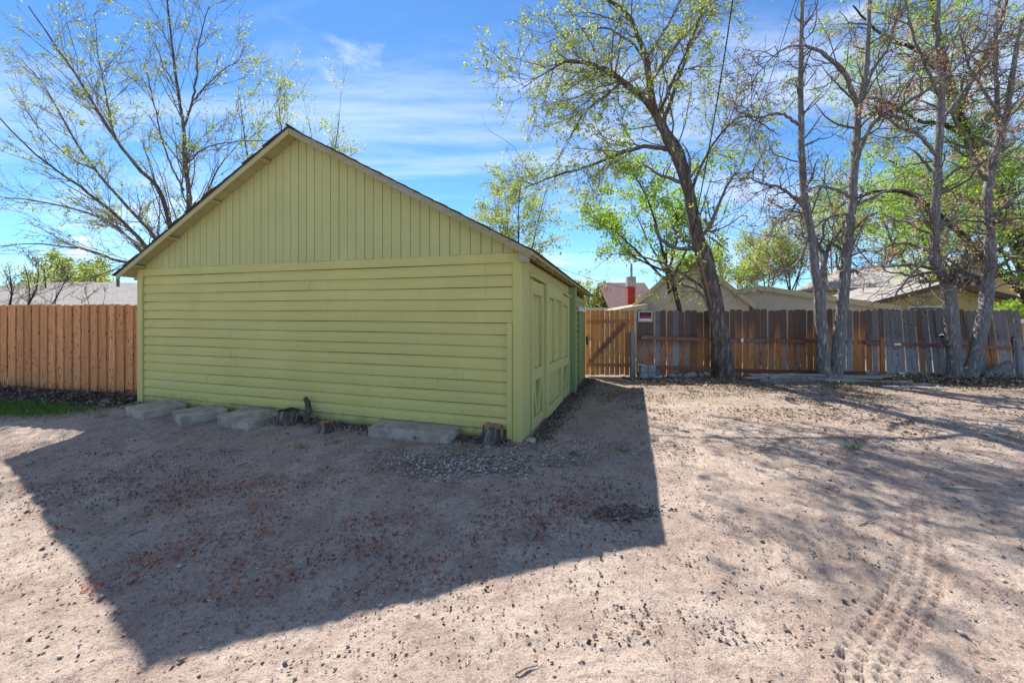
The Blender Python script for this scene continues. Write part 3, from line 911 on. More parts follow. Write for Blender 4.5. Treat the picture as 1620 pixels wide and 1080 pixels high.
q = P(1478, 470, 19.0)
yh = gable_house('yellow_house', 'yellow house with low grey shingle gable behind the leaning fence', (q[0] - .1, 18.6, -.2), -.22, 7.2, 5.5, 1.95, .30, MAT['house_yellow'], MAT['roof_grey'], MAT['dark_trim'], .6, ((-1.3, .1, 1.0, 2.05),))
y2 = gable_house('tall_yellow_house', 'tall yellow gabled house at the right edge beyond the trees', (27.0, 24.0, -.2), .1, 7.0, 8.0, 3.4, .45, MAT['house_yellow'], MAT['roof_grey'], MAT['dark_trim'], .4)
# left house: the long grey roof above the cedar fence
lh = empty('grey_roof_house', (-17.6, 16.5, -.2), .0, 'low house with pale grey shingle roof behind the cedar fence', 'house')
MB().box(-9, 3.2, 0, 7, 0, 1.95).build('wall', MAT['house_trim'], lh)
lr = MB().add([(-9.6, -.5, 2.02), (3.75, -.5, 2.02), (3.75, 7.5, 2.02), (-9.6, 7.5, 2.02), (-6.0, 3.5, 3.26), (.9, 3.5, 3.2)],
              [(0, 1, 5, 4), (1, 2, 5), (2, 3, 4, 5), (3, 0, 4), (0, 3, 2, 1)]).build('roof', MAT['roof_grey'], lh)
MB().box(-9.6, 3.75, -.53, -.5, 1.88, 2.03).build('fascia', MAT['dark_trim'], lr)

# ------------------------------------------------------------------ trees
def norm(a): return a / (np.linalg.norm(a, axis=-1, keepdims=True) + 1e-9)


def tubes(pl, rd, sides):
    """(N,k,3) polylines with (N,k) radii -> verts, quads"""
    N, K, _ = pl.shape
    t = norm(np.gradient(pl, axis=1))
    ref = np.where(np.abs(t[..., 2:3]) < .85, np.array([0, 0, 1.0]), np.array([0, 1.0, 0]))
    a = norm(np.cross(t, ref)); b = np.cross(t, a)
    an = np.arange(sides) * 2 * np.pi / sides
    ring = pl[:, :, None, :] + rd[:, :, None, None] * (np.cos(an)[None, None, :, None] * a[:, :, None, :] + np.sin(an)[None, None, :, None] * b[:, :, None, :])
    ix = np.arange(N * K * sides).reshape(N, K, sides)
    nx = np.roll(ix, -1, axis=2)
    q = np.stack([ix[:, :-1], nx[:, :-1], nx[:, 1:], ix[:, 1:]], -1).reshape(-1, 4)
    return ring.reshape(-1, 3), q


def smooth_limb(pts, rad, k):
    """Catmull-Rom through hand placed joints, resampled to k points"""
    p = np.array(pts, float); r = np.array(rad, float); n = len(p)
    u = np.linspace(0, n - 1, k); i = np.clip(u.astype(int), 0, n - 2); f = (u - i)[:, None]
    g = lambda j: p[np.clip(j, 0, n - 1)]
    p0, p1, p2, p3 = g(i - 1), g(i), g(i + 1), g(i + 2)
    out = .5 * (2 * p1 + (p2 - p0) * f + (2 * p0 - 5 * p1 + 4 * p2 - p3) * f ** 2 + (3 * p1 - p0 - 3 * p2 + p3) * f ** 3)
    return out, np.interp(u, np.arange(n), r)


def spawn(pl, rd, n, rng, tmin, tmax, ang, length, up=(0, 0, .15), jit=.25, k=6, rf=.55, rmin=.004, fall=.5, weights=None):
    """n child shoots growing out of the parent polylines"""
    N, K, _ = pl.shape
    seg = np.linalg.norm(np.diff(pl, axis=1), axis=2).sum(1)
    w = seg if weights is None else seg * weights
    par = rng.choice(N, n, p=w / w.sum())
    t = rng.uniform(tmin, tmax, n)
    u = t * (K - 1); i = np.clip(u.astype(int), 0, K - 2); f = (u - i)[:, None]
    pos = pl[par, i] * (1 - f) + pl[par, i + 1] * f
    tan = norm(pl[par, i + 1] - pl[par, i])
    r0 = (rd[par, i] * (1 - f[:, 0]) + rd[par, i + 1] * f[:, 0]) * rf * rng.uniform(.6, 1.1, n)
    r0 = np.maximum(r0, rmin)
    perp = norm(np.cross(tan, rng.normal(size=(n, 3))))
    a = ang * rng.uniform(.6, 1.3, n)[:, None]
    d = norm(np.cos(a) * tan + np.sin(a) * perp)
    L = length * (1 - fall * t) * rng.uniform(.5, 1.25, n)
    out = np.zeros((n, k, 3)); out[:, 0] = pos
    upv = np.array(up)
    for j in range(1, k):
        d = norm(d + upv + rng.normal(size=(n, 3)) * jit)
        out[:, j] = out[:, j - 1] + d * (L / (k - 1))[:, None]
    rr = r0[:, None] * np.linspace(1, .3, k)[None]
    return out, np.maximum(rr, rmin * .6)


def leaves(pl, n, rng, size, tmin=.2, spread=.06, clump=1, droop=0.0):
    N, K, _ = pl.shape
    m = n // clump
    par = rng.integers(0, N, m); u = rng.uniform(tmin, 1, m) * (K - 1); i = np.clip(u.astype(int), 0, K - 2); f = (u - i)[:, None]
    c = pl[par, i] * (1 - f) + pl[par, i + 1] * f
    c = np.repeat(c, clump, 0); m = len(c)
    c = c + rng.normal(size=(m, 3)) * spread
    if droop: c[:, 2] -= np.abs(rng.normal(size=m)) * droop
    a = norm(rng.normal(size=(m, 3)) + (np.array([0, 0, -droop * 6]) if droop else 0)); b = norm(np.cross(a, rng.normal(size=(m, 3)))); nn = np.cross(a, b)
    s_ = (size * rng.uniform(.55, 1.3, m))[:, None]
    v = np.stack([c - a * s_ * .5, c + b * s_ * .33 + nn * s_ * .08, c + a * s_ * .5, c - b * s_ * .33 + nn * s_ * .08], 1)
    return v.reshape(-1, 3), np.arange(m * 4).reshape(m, 4)


def cat(parts):
    V, F, n = [], [], 0
    for v, f in parts:
        V.append(v); F.append(f + n); n += len(v)
    return np.concatenate(V), np.concatenate(F)


def tree(name, label, base, limbs, levels, leafs, bark, twig, seed, group=None, category='tree', k=26, extra=None):
    """limbs: [(points, radii)], levels: dicts for spawn, leafs: (n, size, material, kw)"""
    rng = np.random.default_rng(seed)
    base = np.array(base, float)
    root = empty(name, base, 0, label, category, group)
    LP, LR = [], []
    for pts, rad in limbs:
        p_, r_ = smooth_limb(pts, rad, k)
        p_ = p_ + np.r_[np.zeros((1, 3)), rng.normal(size=(k - 1, 3)) * .010]
        LP.append(p_); LR.append(r_)
    LP, LR = np.array(LP), np.array(LR)
    sd_ = 22
    v, f = tubes(LP - base, LR, sd_)
    # bark ridges running along the limb, knots and swellings
    n_, k_ = LP.shape[:2]
    sg = np.concatenate([np.zeros((n_, 1)), np.cumsum(np.linalg.norm(np.diff(LP, axis=1), axis=2), 1)], 1)
    aa = np.broadcast_to(np.arange(sd_) * 1.0, (n_, k_, sd_)); ss_ = np.broadcast_to(sg[:, :, None], aa.shape); li_ = np.broadcast_to(np.arange(n_)[:, None, None] * 37.0, aa.shape)
    rel = .20 * vnoise(aa * .62 + li_, ss_ * 2.6, seed) + .16 * vnoise(aa * .3 + li_, ss_ * 1.1, seed + 1) + .12 * vnoise(aa * 1.0 + li_, ss_ * 6, seed + 2)
    cen = np.repeat((LP - base).reshape(-1, 3), sd_, 0)
    v = cen + (v - cen) * (1 + rel.reshape(-1)[:, None])
    link('trunk', np_mesh('trunk', v, f, bark, True), root)
    cur, cr = LP, LR; allb = []; wl_ = None; last = None
    for li, lv in enumerate(levels):
        lv = dict(lv); n = lv.pop('n'); src = lv.pop('src', 'last'); sides = lv.pop('sides', 4)
        w = lv.pop('weights', None)
        if src == 'limbs': cur, cr = LP, LR
        cur, cr = spawn(cur, cr, n, rng, weights=w, **lv)
        allb.append(tubes(cur - base, cr, sides))
    if allb:
        v, f = cat(allb)
        link('branches', np_mesh('branches', v, f, twig, True), root)['kind'] = 'stuff'
    for n, size, mat, kw, nm in leafs:
        v, f = leaves(cur, n, rng, size, **kw)
        link(nm, np_mesh(nm, v - base, f, mat), root)['kind'] = 'stuff'
    return root


def L(d, *pts):
    """limb from photo joints (px, py, radius[, depth offset])"""
    out, r = [], []
    for q_ in pts:
        out.append(P(q_[0], q_[1], d + (q_[3] if len(q_) > 3 else 0))); r.append(q_[2])
    return out, r


# --- the leaning elm in front of the fence
D = 10.8
b = P(1146, 594, D); b[2] = -.11
elm = [
    L(D, (1152, 612, 0.3360), (1147, 592, 0.2604), (1142, 560, 0.2226), (1131, 480, 0.2058), (1116, 410, 0.1974), (1104, 372, 0.1764), (1092, 315, 0.1482), (1077, 265, 0.1287), (1054, 218, 0.1092)),
    L(D, (1060, 230, 0.1131), (1041, 188, 0.0975), (1031, 150, 0.0858, -.1), (1021, 90, 0.0702, -.3), (1005, 50, 0.0585, -.4), (990, 20, 0.0507, -.5), (962, 0, 0.0390, -.6), (930, -30, 0.0234, -.8)),
    L(D, (1044, 195, 0.0897), (1028, 168, 0.0819), (1000, 140, 0.0702, -.3), (970, 118, 0.0624, -.6), (940, 103, 0.0468, -.9), (900, 97, 0.0390, -1.1), (868, 112, 0.0172, -1.2), (825, 140, 0.0078, -1.4)),
    L(D, (1088, 300, 0.1014), (1082, 257, 0.0858), (1073, 232, 0.0780, .2), (1050, 196, 0.0702, .4), (1060, 165, 0.0585, .6), (1078, 112, 0.0468, .8), (1092, 75, 0.0390, 1.0), (1120, 30, 0.0273, 1.2), (1142, -20, 0.0156, 1.4)),
    L(D, (1056, 236, 0.0702), (1040, 234, 0.0546), (1018, 233, 0.0484, -.2), (985, 241, 0.0429, -.5), (950, 256, 0.0351, -.8), (915, 268, 0.0273, -1.0), (872, 280, 0.0195, -1.2), (830, 298, 0.0094, -1.4)),
    L(D, (1122, 462, 0.0504), (1100, 446, 0.0420, .3), (1072, 428, 0.0353, .6), (1042, 414, 0.0286, .9), (1005, 404, 0.0185, 1.2), (965, 402, 0.0084, 1.5)),
    L(D, (1092, 310, 0.0468), (1110, 262, 0.0390, .3), (1138, 215, 0.0312, .5), (1172, 185, 0.0234, .7), (1205, 195, 0.0156, .9), (1232, 215, 0.0078, 1.0)),
    L(D, (1040, 185, 0.0468), (1062, 135, 0.0390, -.4), (1085, 85, 0.0312, -.7), (1110, 20, 0.0234, -1.0), (1120, -30, 0.0156, -1.2)),
    L(D, (1024, 100, 0.0390), (1000, 70, 0.0312, .4), (955, 45, 0.0234, .8), (905, 50, 0.0156, 1.1), (860, 70, 0.0078, 1.3)),
    L(D, (1021, 95, 0.0390), (1050, 50, 0.0312, .5), (1075, 5, 0.0234, .9), (1090, -40, 0.0156, 1.2)),
    L(D, (985, 128, 0.0390, -.4), (960, 150, 0.0273, -.8), (925, 180, 0.0195, -1.2), (900, 220, 0.0094, -1.5)),
]
w_elm = np.array([.25, 1.2, 1.5, 1.3, 1.2, .9, .9, 1, 1, 1, 1])
tree('leaning_elm', 'large leaning elm with rough bark beside the warning sign', b, elm,
     [dict(n=190, tmin=.22, tmax=1, ang=.9, length=2.4, up=(0, 0, 0.0156), jit=.2, k=7, rf=.42, rmin=.008, weights=w_elm, src='limbs', sides=5),
      dict(n=1700, tmin=.1, tmax=1, ang=.8, length=1.05, up=(0, 0, -.06), jit=.25, k=6, rf=.5, rmin=.005),
      dict(n=7000, tmin=.1, tmax=1, ang=.8, length=.42, up=(0, 0, -.10), jit=.25, k=4, rf=.6, rmin=.0032, sides=3)],
     [(19000, .07, MAT['leaf'], dict(tmin=.1, spread=.042, clump=5), 'crown')], MAT['bark_elm'], MAT['twig'], 5)
# torn strip of bare wood on the trunk (a part of the elm)
elm_o = bpy.data.objects['leaning_elm']
strip = [P(1101, 378, D - .12), P(1107, 402, D - .15), P(1113, 432, D - .165), P(1121, 464, D - .172), P(1127, 492, D - .175)]
MB().tube([p_ - b for p_ in strip], [.012, .032, .036, .03, .01], 8, .6).build('torn_bark_scar', MAT['scar'], elm_o, smooth=True)

# --- the twin ash
D = 10.45
b = P(1314, 590, D); b[2] = -.12
ash = [
    L(D, (1309, 604, 0.1710), (1305, 585, 0.1485), (1298, 500, 0.1350), (1292, 440, 0.1080), (1279, 350, 0.0920), (1271, 300, 0.0840), (1268, 230, 0.0720), (1265, 150, 0.0640), (1268, 80, 0.0520), (1268, 0, 0.0400), (1270, -60, 0.0280)),
    L(D, (1322, 606, 0.1710), (1323, 585, 0.1440), (1329, 520, 0.1305), (1337, 430, 0.1120), (1346, 340, 0.1000), (1352, 280, 0.0920), (1357, 180, 0.0800), (1363, 148, 0.0720), (1372, 100, 0.0600), (1375, 40, 0.0480), (1378, -50, 0.0320)),
    L(D, (1298, 505, 0.0900), (1303, 455, 0.0765, .15), (1303, 420, 0.0640, .3), (1308, 396, 0.0560, .4), (1322, 374, 0.0480, .5), (1338, 346, 0.0360, .6), (1352, 315, 0.0240, .7)),
    L(D, (1304, 402, 0.0480, .38), (1292, 384, 0.0400, .6), (1281, 363, 0.0360, .8), (1262, 330, 0.0240, 1.0)),
    L(D, (1357, 168, 0.0640), (1348, 148, 0.0560, -.2), (1335, 115, 0.0480, -.4), (1302, 86, 0.0400, -.7), (1268, 72, 0.0280, -.9), (1228, 84, 0.0160, -1.1), (1190, 130, 0.0080, -1.2)),
    L(D, (1360, 165, 0.0560), (1380, 112, 0.0480, .2), (1402, 80, 0.0400, .4), (1418, 30, 0.0320, .6), (1432, -30, 0.0240, .7)),
    L(D, (1352, 268, 0.0560), (1366, 225, 0.0480, -.3), (1388, 188, 0.0440, -.6), (1430, 165, 0.0360, -.9), (1470, 140, 0.0320, -1.1), (1512, 108, 0.0240, -1.3), (1560, 60, 0.0160, -1.5)),
    L(D, (1344, 312, 0.0400), (1322, 300, 0.0320, -.3), (1292, 296, 0.0240, -.6), (1262, 320, 0.0160, -.9), (1222, 380, 0.0096, -1.1)),
    L(D, (1345, 338, 0.0400), (1310, 345, 0.0320, .3), (1285, 362, 0.0240, .5), (1262, 372, 0.0160, .7)),
    L(D, (1272, 330, 0.0400), (1240, 300, 0.0320, -.3), (1205, 290, 0.0240, -.6), (1180, 280, 0.0120, -.8)),
    L(D, (1280, 370, 0.0360), (1262, 415, 0.0280, -.3), (1238, 428, 0.0160, -.5), (1196, 440, 0.0080, -.7)),
    L(D, (1268, 200, 0.0400), (1235, 180, 0.0320, -.4), (1200, 186, 0.0240, -.7), (1165, 176, 0.0120, -.9)),
    L(D, (1345, 330, 0.0400), (1375, 315, 0.0360, -.2), (1415, 300, 0.0240, -.5), (1460, 310, 0.0160, -.7)),
]
w_ash = np.array([.8, .8, .5] + [1.2] * 10)
tree('twin_trunk_ash', 'grey twin-trunk bare tree with dry brown seed clusters in front of the brown fence', b, ash,
     [dict(n=240, tmin=.28, tmax=1, ang=1.0, length=1.7, up=(0, 0, 0.0320), jit=.3, k=7, rf=.4, rmin=.011, weights=w_ash, src='limbs', sides=5),
      dict(n=1050, tmin=.1, tmax=1, ang=.9, length=.75, up=(0, 0, 0.0000), jit=.36, k=6, rf=.55, rmin=.006),
      dict(n=2000, tmin=.1, tmax=1, ang=.9, length=.32, up=(0, 0, 0.0000), jit=.38, k=4, rf=.65, rmin=.0042, sides=3)],
     [(2400, .062, MAT['seed'], dict(tmin=.5, spread=.075, clump=24, droop=.08), 'seed_clusters')], MAT['bark_ash'], MAT['twig_ash'], 15)

# --- the right pair
D = 10.35
b = P(1524, 598, D); b[2] = -.12
pair = [
    L(D, (1516, 612, 0.1800), (1511, 592, 0.1575), (1505, 530, 0.1395), (1501, 462, 0.1350), (1491, 436, 0.1160), (1479, 410, 0.1040), (1480, 350, 0.0920), (1482, 290, 0.0880), (1486, 220, 0.0800), (1490, 150, 0.0720), (1482, 60, 0.0560), (1486, -40, 0.0400)),
    L(D, (1531, 610, 0.1710, -.1), (1536, 590, 0.1485, -.1), (1549, 540, 0.1350, -.1), (1562, 460, 0.1260), (1567, 400, 0.1040), (1562, 330, 0.0960), (1564, 288, 0.0880), (1578, 232, 0.0760), (1591, 190, 0.0640), (1602, 120, 0.0520), (1618, 30, 0.0400)),
    L(D, (1575, 245, 0.0560), (1578, 180, 0.0520, .3), (1575, 100, 0.0400, .5), (1580, 0, 0.0320, .7), (1582, -40, 0.0240, .8)),
    L(D, (1560, 462, 0.0630), (1542, 444, 0.0495, .2), (1520, 432, 0.0360, .4), (1500, 420, 0.0280, .6), (1480, 395, 0.0160, .7)),
    L(D, (1568, 350, 0.0480), (1592, 322, 0.0400, -.2), (1622, 296, 0.0320, -.4), (1660, 250, 0.0240, -.6)),
    L(D, (1480, 400, 0.0480), (1452, 390, 0.0360, .4), (1420, 385, 0.0240, .7), (1385, 400, 0.0160, 1.0)),
    L(D, (1478, 405, 0.0400), (1455, 420, 0.0320, -.3), (1432, 445, 0.0270, -.5), (1415, 470, 0.0135, -.7)),
    L(D, (1484, 250, 0.0480), (1455, 215, 0.0400, -.3), (1420, 200, 0.0280, -.6), (1385, 170, 0.0160, -.9)),
    L(D, (1486, 200, 0.0480), (1520, 150, 0.0400, .3), (1555, 110, 0.0280, .5), (1600, 60, 0.0160, .8)),
    L(D, (1489, 160, 0.0400), (1462, 100, 0.0320, -.3), (1440, 40, 0.0240, -.6), (1430, -30, 0.0160, -.8)),
    L(D, (1482, 300, 0.0400), (1510, 270, 0.0320, -.3), (1545, 262, 0.0240, -.6), (1590, 235, 0.0160, -.9)),
    L(D, (1590, 195, 0.0400), (1560, 150, 0.0320, -.4), (1530, 95, 0.0240, -.7), (1515, 30, 0.0160, -.9)),
    L(D, (1506, 552, 0.0810), (1500, 545, 0.0765, -.05), (1493, 536, 0.0720, -.12), (1490, 532, 0.0702, -.16)),
]
w_p = np.array([.8, .8] + [1.2] * 10 + [0])
tree('right_ash_pair', 'grey bare two-trunk tree with a cut stub near the right edge', b, pair,
     [dict(n=270, tmin=.28, tmax=1, ang=1.0, length=1.7, up=(0, 0, 0.0320), jit=.3, k=7, rf=.4, rmin=.011, weights=w_p, src='limbs', sides=5),
      dict(n=1150, tmin=.1, tmax=1, ang=.9, length=.75, up=(0, 0, 0), jit=.36, k=6, rf=.55, rmin=.006),
      dict(n=2200, tmin=.1, tmax=1, ang=.9, length=.32, up=(0, 0, 0), jit=.38, k=4, rf=.65, rmin=.0042, sides=3)],
     [(3900, .066, MAT['seed'], dict(tmin=.5, spread=.085, clump=30, droop=.08), 'seed_clusters')], MAT['bark_ash'], MAT['twig_ash'], 25)

# --- the big leafy tree leaning in from beyond the right end of the fence
D = 14.5
b = np.array([P(1660, 560, D)[0], D, -.2])
cot = [
    L(D, (1672, 640, 0.3300), (1660, 560, 0.2772), (1630, 450, 0.2376), (1604, 370, 0.2178), (1582, 310, 0.1980), (1560, 265, 0.1848), (1532, 215, 0.1716), (1514, 178, 0.1584), (1498, 120, 0.1320), (1482, 50, 0.1056), (1470, -40, 0.0792)),
    L(D, (1650, 520, 0.1584), (1620, 462, 0.1320, -.4), (1580, 428, 0.1188, -.8), (1548, 398, 0.1056, -1.1), (1510, 362, 0.0858, -1.4), (1472, 328, 0.0726, -1.6), (1432, 306, 0.0561, -1.8), (1385, 303, 0.0396, -2), (1330, 325, 0.0198, -2.2)),
    L(D, (1545, 235, 0.1056), (1500, 200, 0.0792, .6), (1450, 190, 0.0594, 1.2), (1400, 160, 0.0396, 1.8), (1340, 150, 0.0198, 2.2)),
    L(D, (1515, 180, 0.0924), (1545, 110, 0.0726, .6), (1580, 50, 0.0528, 1), (1600, -40, 0.0330, 1.4)),
    L(D, (1500, 130, 0.0792), (1450, 80, 0.0594, -.6), (1400, 60, 0.0396, -1.2), (1350, 10, 0.0198, -1.6)),
    L(D, (1600, 360, 0.0990), (1560, 330, 0.0660, 1.0), (1500, 300, 0.0462, 1.8), (1440, 270, 0.0330, 2.4), (1380, 240, 0.0198, 3)),
    L(D, (1625, 440, 0.0792), (1590, 400, 0.0594, 1.0), (1540, 390, 0.0396, 1.6), (1480, 385, 0.0198, 2)),
    L(D, (1610, 380, 0.0792), (1640, 300, 0.0594, .6), (1665, 220, 0.0396, 1), (1680, 130, 0.0264, 1.4)),
]
tree('leafy_leaning_tree', 'dark-barked leafy tree leaning in from behind the right end of the fence', b, cot,
     [dict(n=130, tmin=.3, tmax=1, ang=.9, length=2.6, up=(0, 0, 0.0330), jit=.2, k=7, rf=.4, rmin=.01, src='limbs', sides=5),
      dict(n=1300, tmin=.1, tmax=1, ang=.8, length=1.1, up=(0, 0, 0), jit=.25, k=6, rf=.5, rmin=.006),
      dict(n=4200, tmin=.1, tmax=1, ang=.8, length=.5, up=(0, 0, -.05), jit=.25, k=4, rf=.6, rmin=.004, sides=3)],
     [(31000, .085, MAT['leaf_bright'], dict(tmin=.1, spread=.08, clump=6), 'crown')], MAT['bark_dark'], MAT['twig'], 35)

# --- many-stemmed tree behind the left corner of the garage
D = 13.0
b = np.array([P(285, 520, D)[0], D, -.2])
T = (288, 520)
ml = [
    L(D, (295, 560, 0.1550), (298, 450, 0.0930), (301, 350, 0.0682), (294, 260, 0.0558), (290, 200, 0.0465), (279, 130, 0.0372), (271, 60, 0.0279), (262, -20, 0.0186)),
    L(D, (290, 205, 0.0372), (303, 165, 0.0310, .3), (311, 120, 0.0248, .5), (314, 70, 0.0186, .7), (330, 10, 0.0112, .9)),
    L(D, (306, 160, 0.0248, .3), (325, 137, 0.0198, .2), (350, 113, 0.0149, .1), (380, 96, 0.0074, 0)),
    L(D, (290, 540, 0.1240), (282, 420, 0.0744), (256, 310, 0.0589, -.5), (216, 262, 0.0496, -.8), (180, 215, 0.0403, -1.1), (145, 160, 0.0310, -1.4), (100, 90, 0.0217, -1.7), (45, 10, 0.0124, -2)),
    L(D, (285, 540, 0.1240), (270, 420, 0.0682), (238, 366, 0.0558, .4), (208, 335, 0.0465, .6), (150, 268, 0.0372, .9), (110, 208, 0.0279, 1.1), (72, 140, 0.0186, 1.3), (35, 95, 0.0093, 1.5)),
    L(D, (280, 540, 0.1240), (258, 425, 0.0682), (226, 384, 0.0558, -.6), (180, 338, 0.0434, -.9), (130, 298, 0.0341, -1.2), (60, 248, 0.0248, -1.5), (-10, 175, 0.0124, -1.8)),
    L(D, (278, 540, 0.1116), (246, 430, 0.0620), (200, 372, 0.0465, .8), (150, 340, 0.0341, 1.2), (80, 322, 0.0248, 1.5), (-10, 310, 0.0124, 1.8)),
    L(D, (275, 540, 0.0992), (235, 430, 0.0496), (190, 414, 0.0341, -.5), (140, 396, 0.0248, -.9), (60, 386, 0.0155, -1.2), (-20, 390, 0.0074, -1.5)),
    L(D, (216, 262, 0.0310, -.8), (182, 215, 0.0248, -.4), (168, 150, 0.0186, 0), (155, 85, 0.0112, .3), (150, 20, 0.0062, .5)),
    L(D, (303, 360, 0.0372), (325, 310, 0.0279, .6), (350, 260, 0.0186, 1), (390, 215, 0.0093, 1.4)),
    L(D, (150, 268, 0.0248, .9), (112, 250, 0.0186, .6), (60, 200, 0.0124, .3), (10, 130, 0.0062, 0)),
    L(D, (290, 300, 0.0310), (262, 240, 0.0248, .8), (245, 170, 0.0186, 1.2), (228, 100, 0.0093, 1.6)),
    L(D, (294, 260, 0.0248), (330, 232, 0.0186, -.4), (380, 224, 0.0124, -.8), (440, 222, 0.0062, -1.2)),
]
tree('multi_stem_tree', 'spreading many-stemmed tree with sparse spring leaves behind the left eave', b, ml,
     [dict(n=240, tmin=.2, tmax=1, ang=.5, length=2.7, up=(0, 0, 0.0434), jit=.12, k=7, rf=.45, rmin=.008, src='limbs', sides=4),
      dict(n=1500, tmin=.1, tmax=1, ang=.6, length=.95, up=(0, 0, 0.0310), jit=.18, k=5, rf=.5, rmin=.006, sides=3),
      dict(n=4200, tmin=.1, tmax=1, ang=.7, length=.4, up=(0, 0, 0.0124), jit=.2, k=4, rf=.6, rmin=.0038, sides=3)],
     [(9000, .07, MAT['leaf'], dict(tmin=.1, spread=.05, clump=6), 'crown')], MAT['bark_elm'], MAT['twig'], 45)


def bushy(name, label, px, py_base, d, h, spread, seed, leafn, leafsize, leafm, twigm='twig_far', stems=5, r0=.09, dens=1.0, group=None, category='tree', bark='bark_dark', up=.08, lean=0.0, trunk=.35):
    """a free growing tree: short trunk, fanned stems, two orders of shoots"""
    rng = np.random.default_rng(seed)
    x0 = (px - 810) / FPX * d
    z0 = gz1(x0, d)
    base = np.array([x0, d, z0])
    limbs = []
    tz = h * trunk
    limbs.append(([base + (0, 0, -.2), base + (0, 0, tz * .5), base + (lean * tz, 0, tz)], [r0 * 1.3, r0, r0 * .85]))
    for i in range(stems):
        a = 6.283 * (i + rng.uniform(-.3, .3)) / stems
        rr = spread * rng.uniform(.45, 1.0)
        top = base + (math.cos(a) * rr + lean * h, math.sin(a) * rr, h * rng.uniform(.72, 1.0))
        st = base + (lean * tz, 0, tz * rng.uniform(.6, 1))
        m_ = (st + top) / 2 + rng.normal(size=3) * spread * .12 + np.array([math.cos(a), math.sin(a), 0]) * rr * .12
        limbs.append(([st, m_, top], [r0 * .6, r0 * .35, r0 * .08]))
    return tree(name, label, base, limbs,
                [dict(n=int(60 * dens), tmin=.3, tmax=1, ang=.7, length=h * .26, up=(0, 0, up), jit=.2, k=6, rf=.5, rmin=.008, src='limbs', sides=4, weights=np.array([.12] + [1.] * stems)),
                 dict(n=int(420 * dens), tmin=.1, tmax=1, ang=.7, length=h * .11, up=(0, 0, up * .3), jit=.25, k=4, rf=.5, rmin=.005, sides=3)],
                [(leafn, leafsize, leafm, dict(tmin=.0, spread=leafsize * 1.1, clump=5), 'crown')] if leafn else [], MAT[bark], MAT[twigm], seed, group, category, k=8)


bushy('ridge_tree', 'pale sparse tree rising behind the garage ridge', 466, 480, 17, 11.2, 2.3, 61, 4600, .10, MAT['leaf'], dens=1.1)
bushy('willow_tree', 'drooping yellow-green tree behind the right slope of the garage roof', 822, 480, 24, 10.6, 2.1, 62, 8500, .13, MAT['leaf'], dens=1.5, up=-.12)
bushy('slope_tree', 'thin pale twiggy tree just above the right roof slope', 768, 480, 27, 9.6, 1.9, 63, 2600, .11, MAT['leaf_far'], dens=1.2)
bushy('bright_maple', 'bright green leafy tree between the elm trunk and the garage', 1076, 485, 15.6, 7.7, 2.5, 64, 10500, .12, MAT['leaf_bright'], dens=1.3, stems=8, lean=-.13, trunk=.45)
bushy('gap_tree', 'pale green tree in the gap between garage and mauve roof', 938, 485, 30, 4.3, 1.3, 65, 3000, .14, MAT['leaf_far'], dens=1.2, group=None)
for i, (px, d, h, sp, sd, lab) in enumerate([
        (1165, 30, 7.0, 2.2, 71, 'pale hazy tree just right of the elm trunk beyond the white house'),
        (1212, 33, 8.4, 2.0, 72, 'slender pale tree above the long white house, left of the twin trunks'),
        (1252, 31, 9.5, 2.2, 73, 'slender pale tree directly behind the left trunk of the twin-trunk tree'),
        (1318, 34, 12.5, 3.6, 74, 'pale tree seen between the trunks of the twin-trunk tree'),
        (1395, 32, 13.5, 4.2, 75, 'tall pale green tree beyond the yellow house roof, left of the right pair'),
        (1455, 36, 14, 4.6, 76, 'pale green tree behind the ridge of the yellow house')]):
    bushy('background_tree', lab, px, 485, d, h, sp, sd, 4600, .16, MAT['leaf_far'], dens=2.2, group='pale trees beyond the houses', r0=.1)
bushy('leafy_backdrop_tree', 'bright green leafy tree behind the right pair of trunks', 1530, 485, 20, 10.0, 3.8, 77, 9000, .14, MAT['leaf_bright'], dens=1.6, stems=7, r0=.14)
bushy('edge_tree', 'bright green tree at the right picture edge above the fence', 1625, 485, 17, 8.5, 2.6, 78, 9000, .13, MAT['leaf_bright'], dens=1.2)
bushy('edge_shrub', 'dense green shrub above the far right fence end', 1600, 485, 13.2, 1.9, .55, 79, 4200, .07, MAT['leaf_bright'], dens=.8, category='shrub', r0=.04)
bushy('green_shrub', 'round green shrub above the grey roof on the left', 128, 485, 27, 5.5, 2.4, 80, 8500, .16, MAT['leaf'], dens=1.2, category='shrub', stems=8)
bushy('bare_shrub', 'bare grey twiggy shrub above the cedar fence at the left picture edge', 8, 485, 10.2, 3.0, 1.5, 81, 500, .05, MAT['leaf_far'], dens=1.5, category='shrub', stems=9, r0=.05, twigm='twig')
bushy('bare_sapling', 'thin bare sapling poking above the middle of the cedar fence', 150, 485, 9.4, 2.35, .55, 82, 60, .03, MAT['leaf_far'], dens=.25, category='shrub', stems=6, r0=.025, twigm='twig')
bushy('backyard_tree', 'small leafless tree behind the cedar fence beside the green shrub', 75, 485, 20, 4.4, 2.6, 83, 1500, .10, MAT['leaf_far'], dens=1.2, stems=7)

# ------------------------------------------------------------------ wires
def cable(name, label, a, b_, sagm, r=.009, n=24):
    pts = [a + (b_ - a) * t - np.array([0, 0, sagm * 4 * t * (1 - t)]) for t in np.linspace(0, 1, n)]
    o = MB().tube([p_ - a for p_ in pts], r, 5).build(name, MAT['wire'], None, loc=tuple(a), smooth=True)
    return tag(o, label, 'cable')


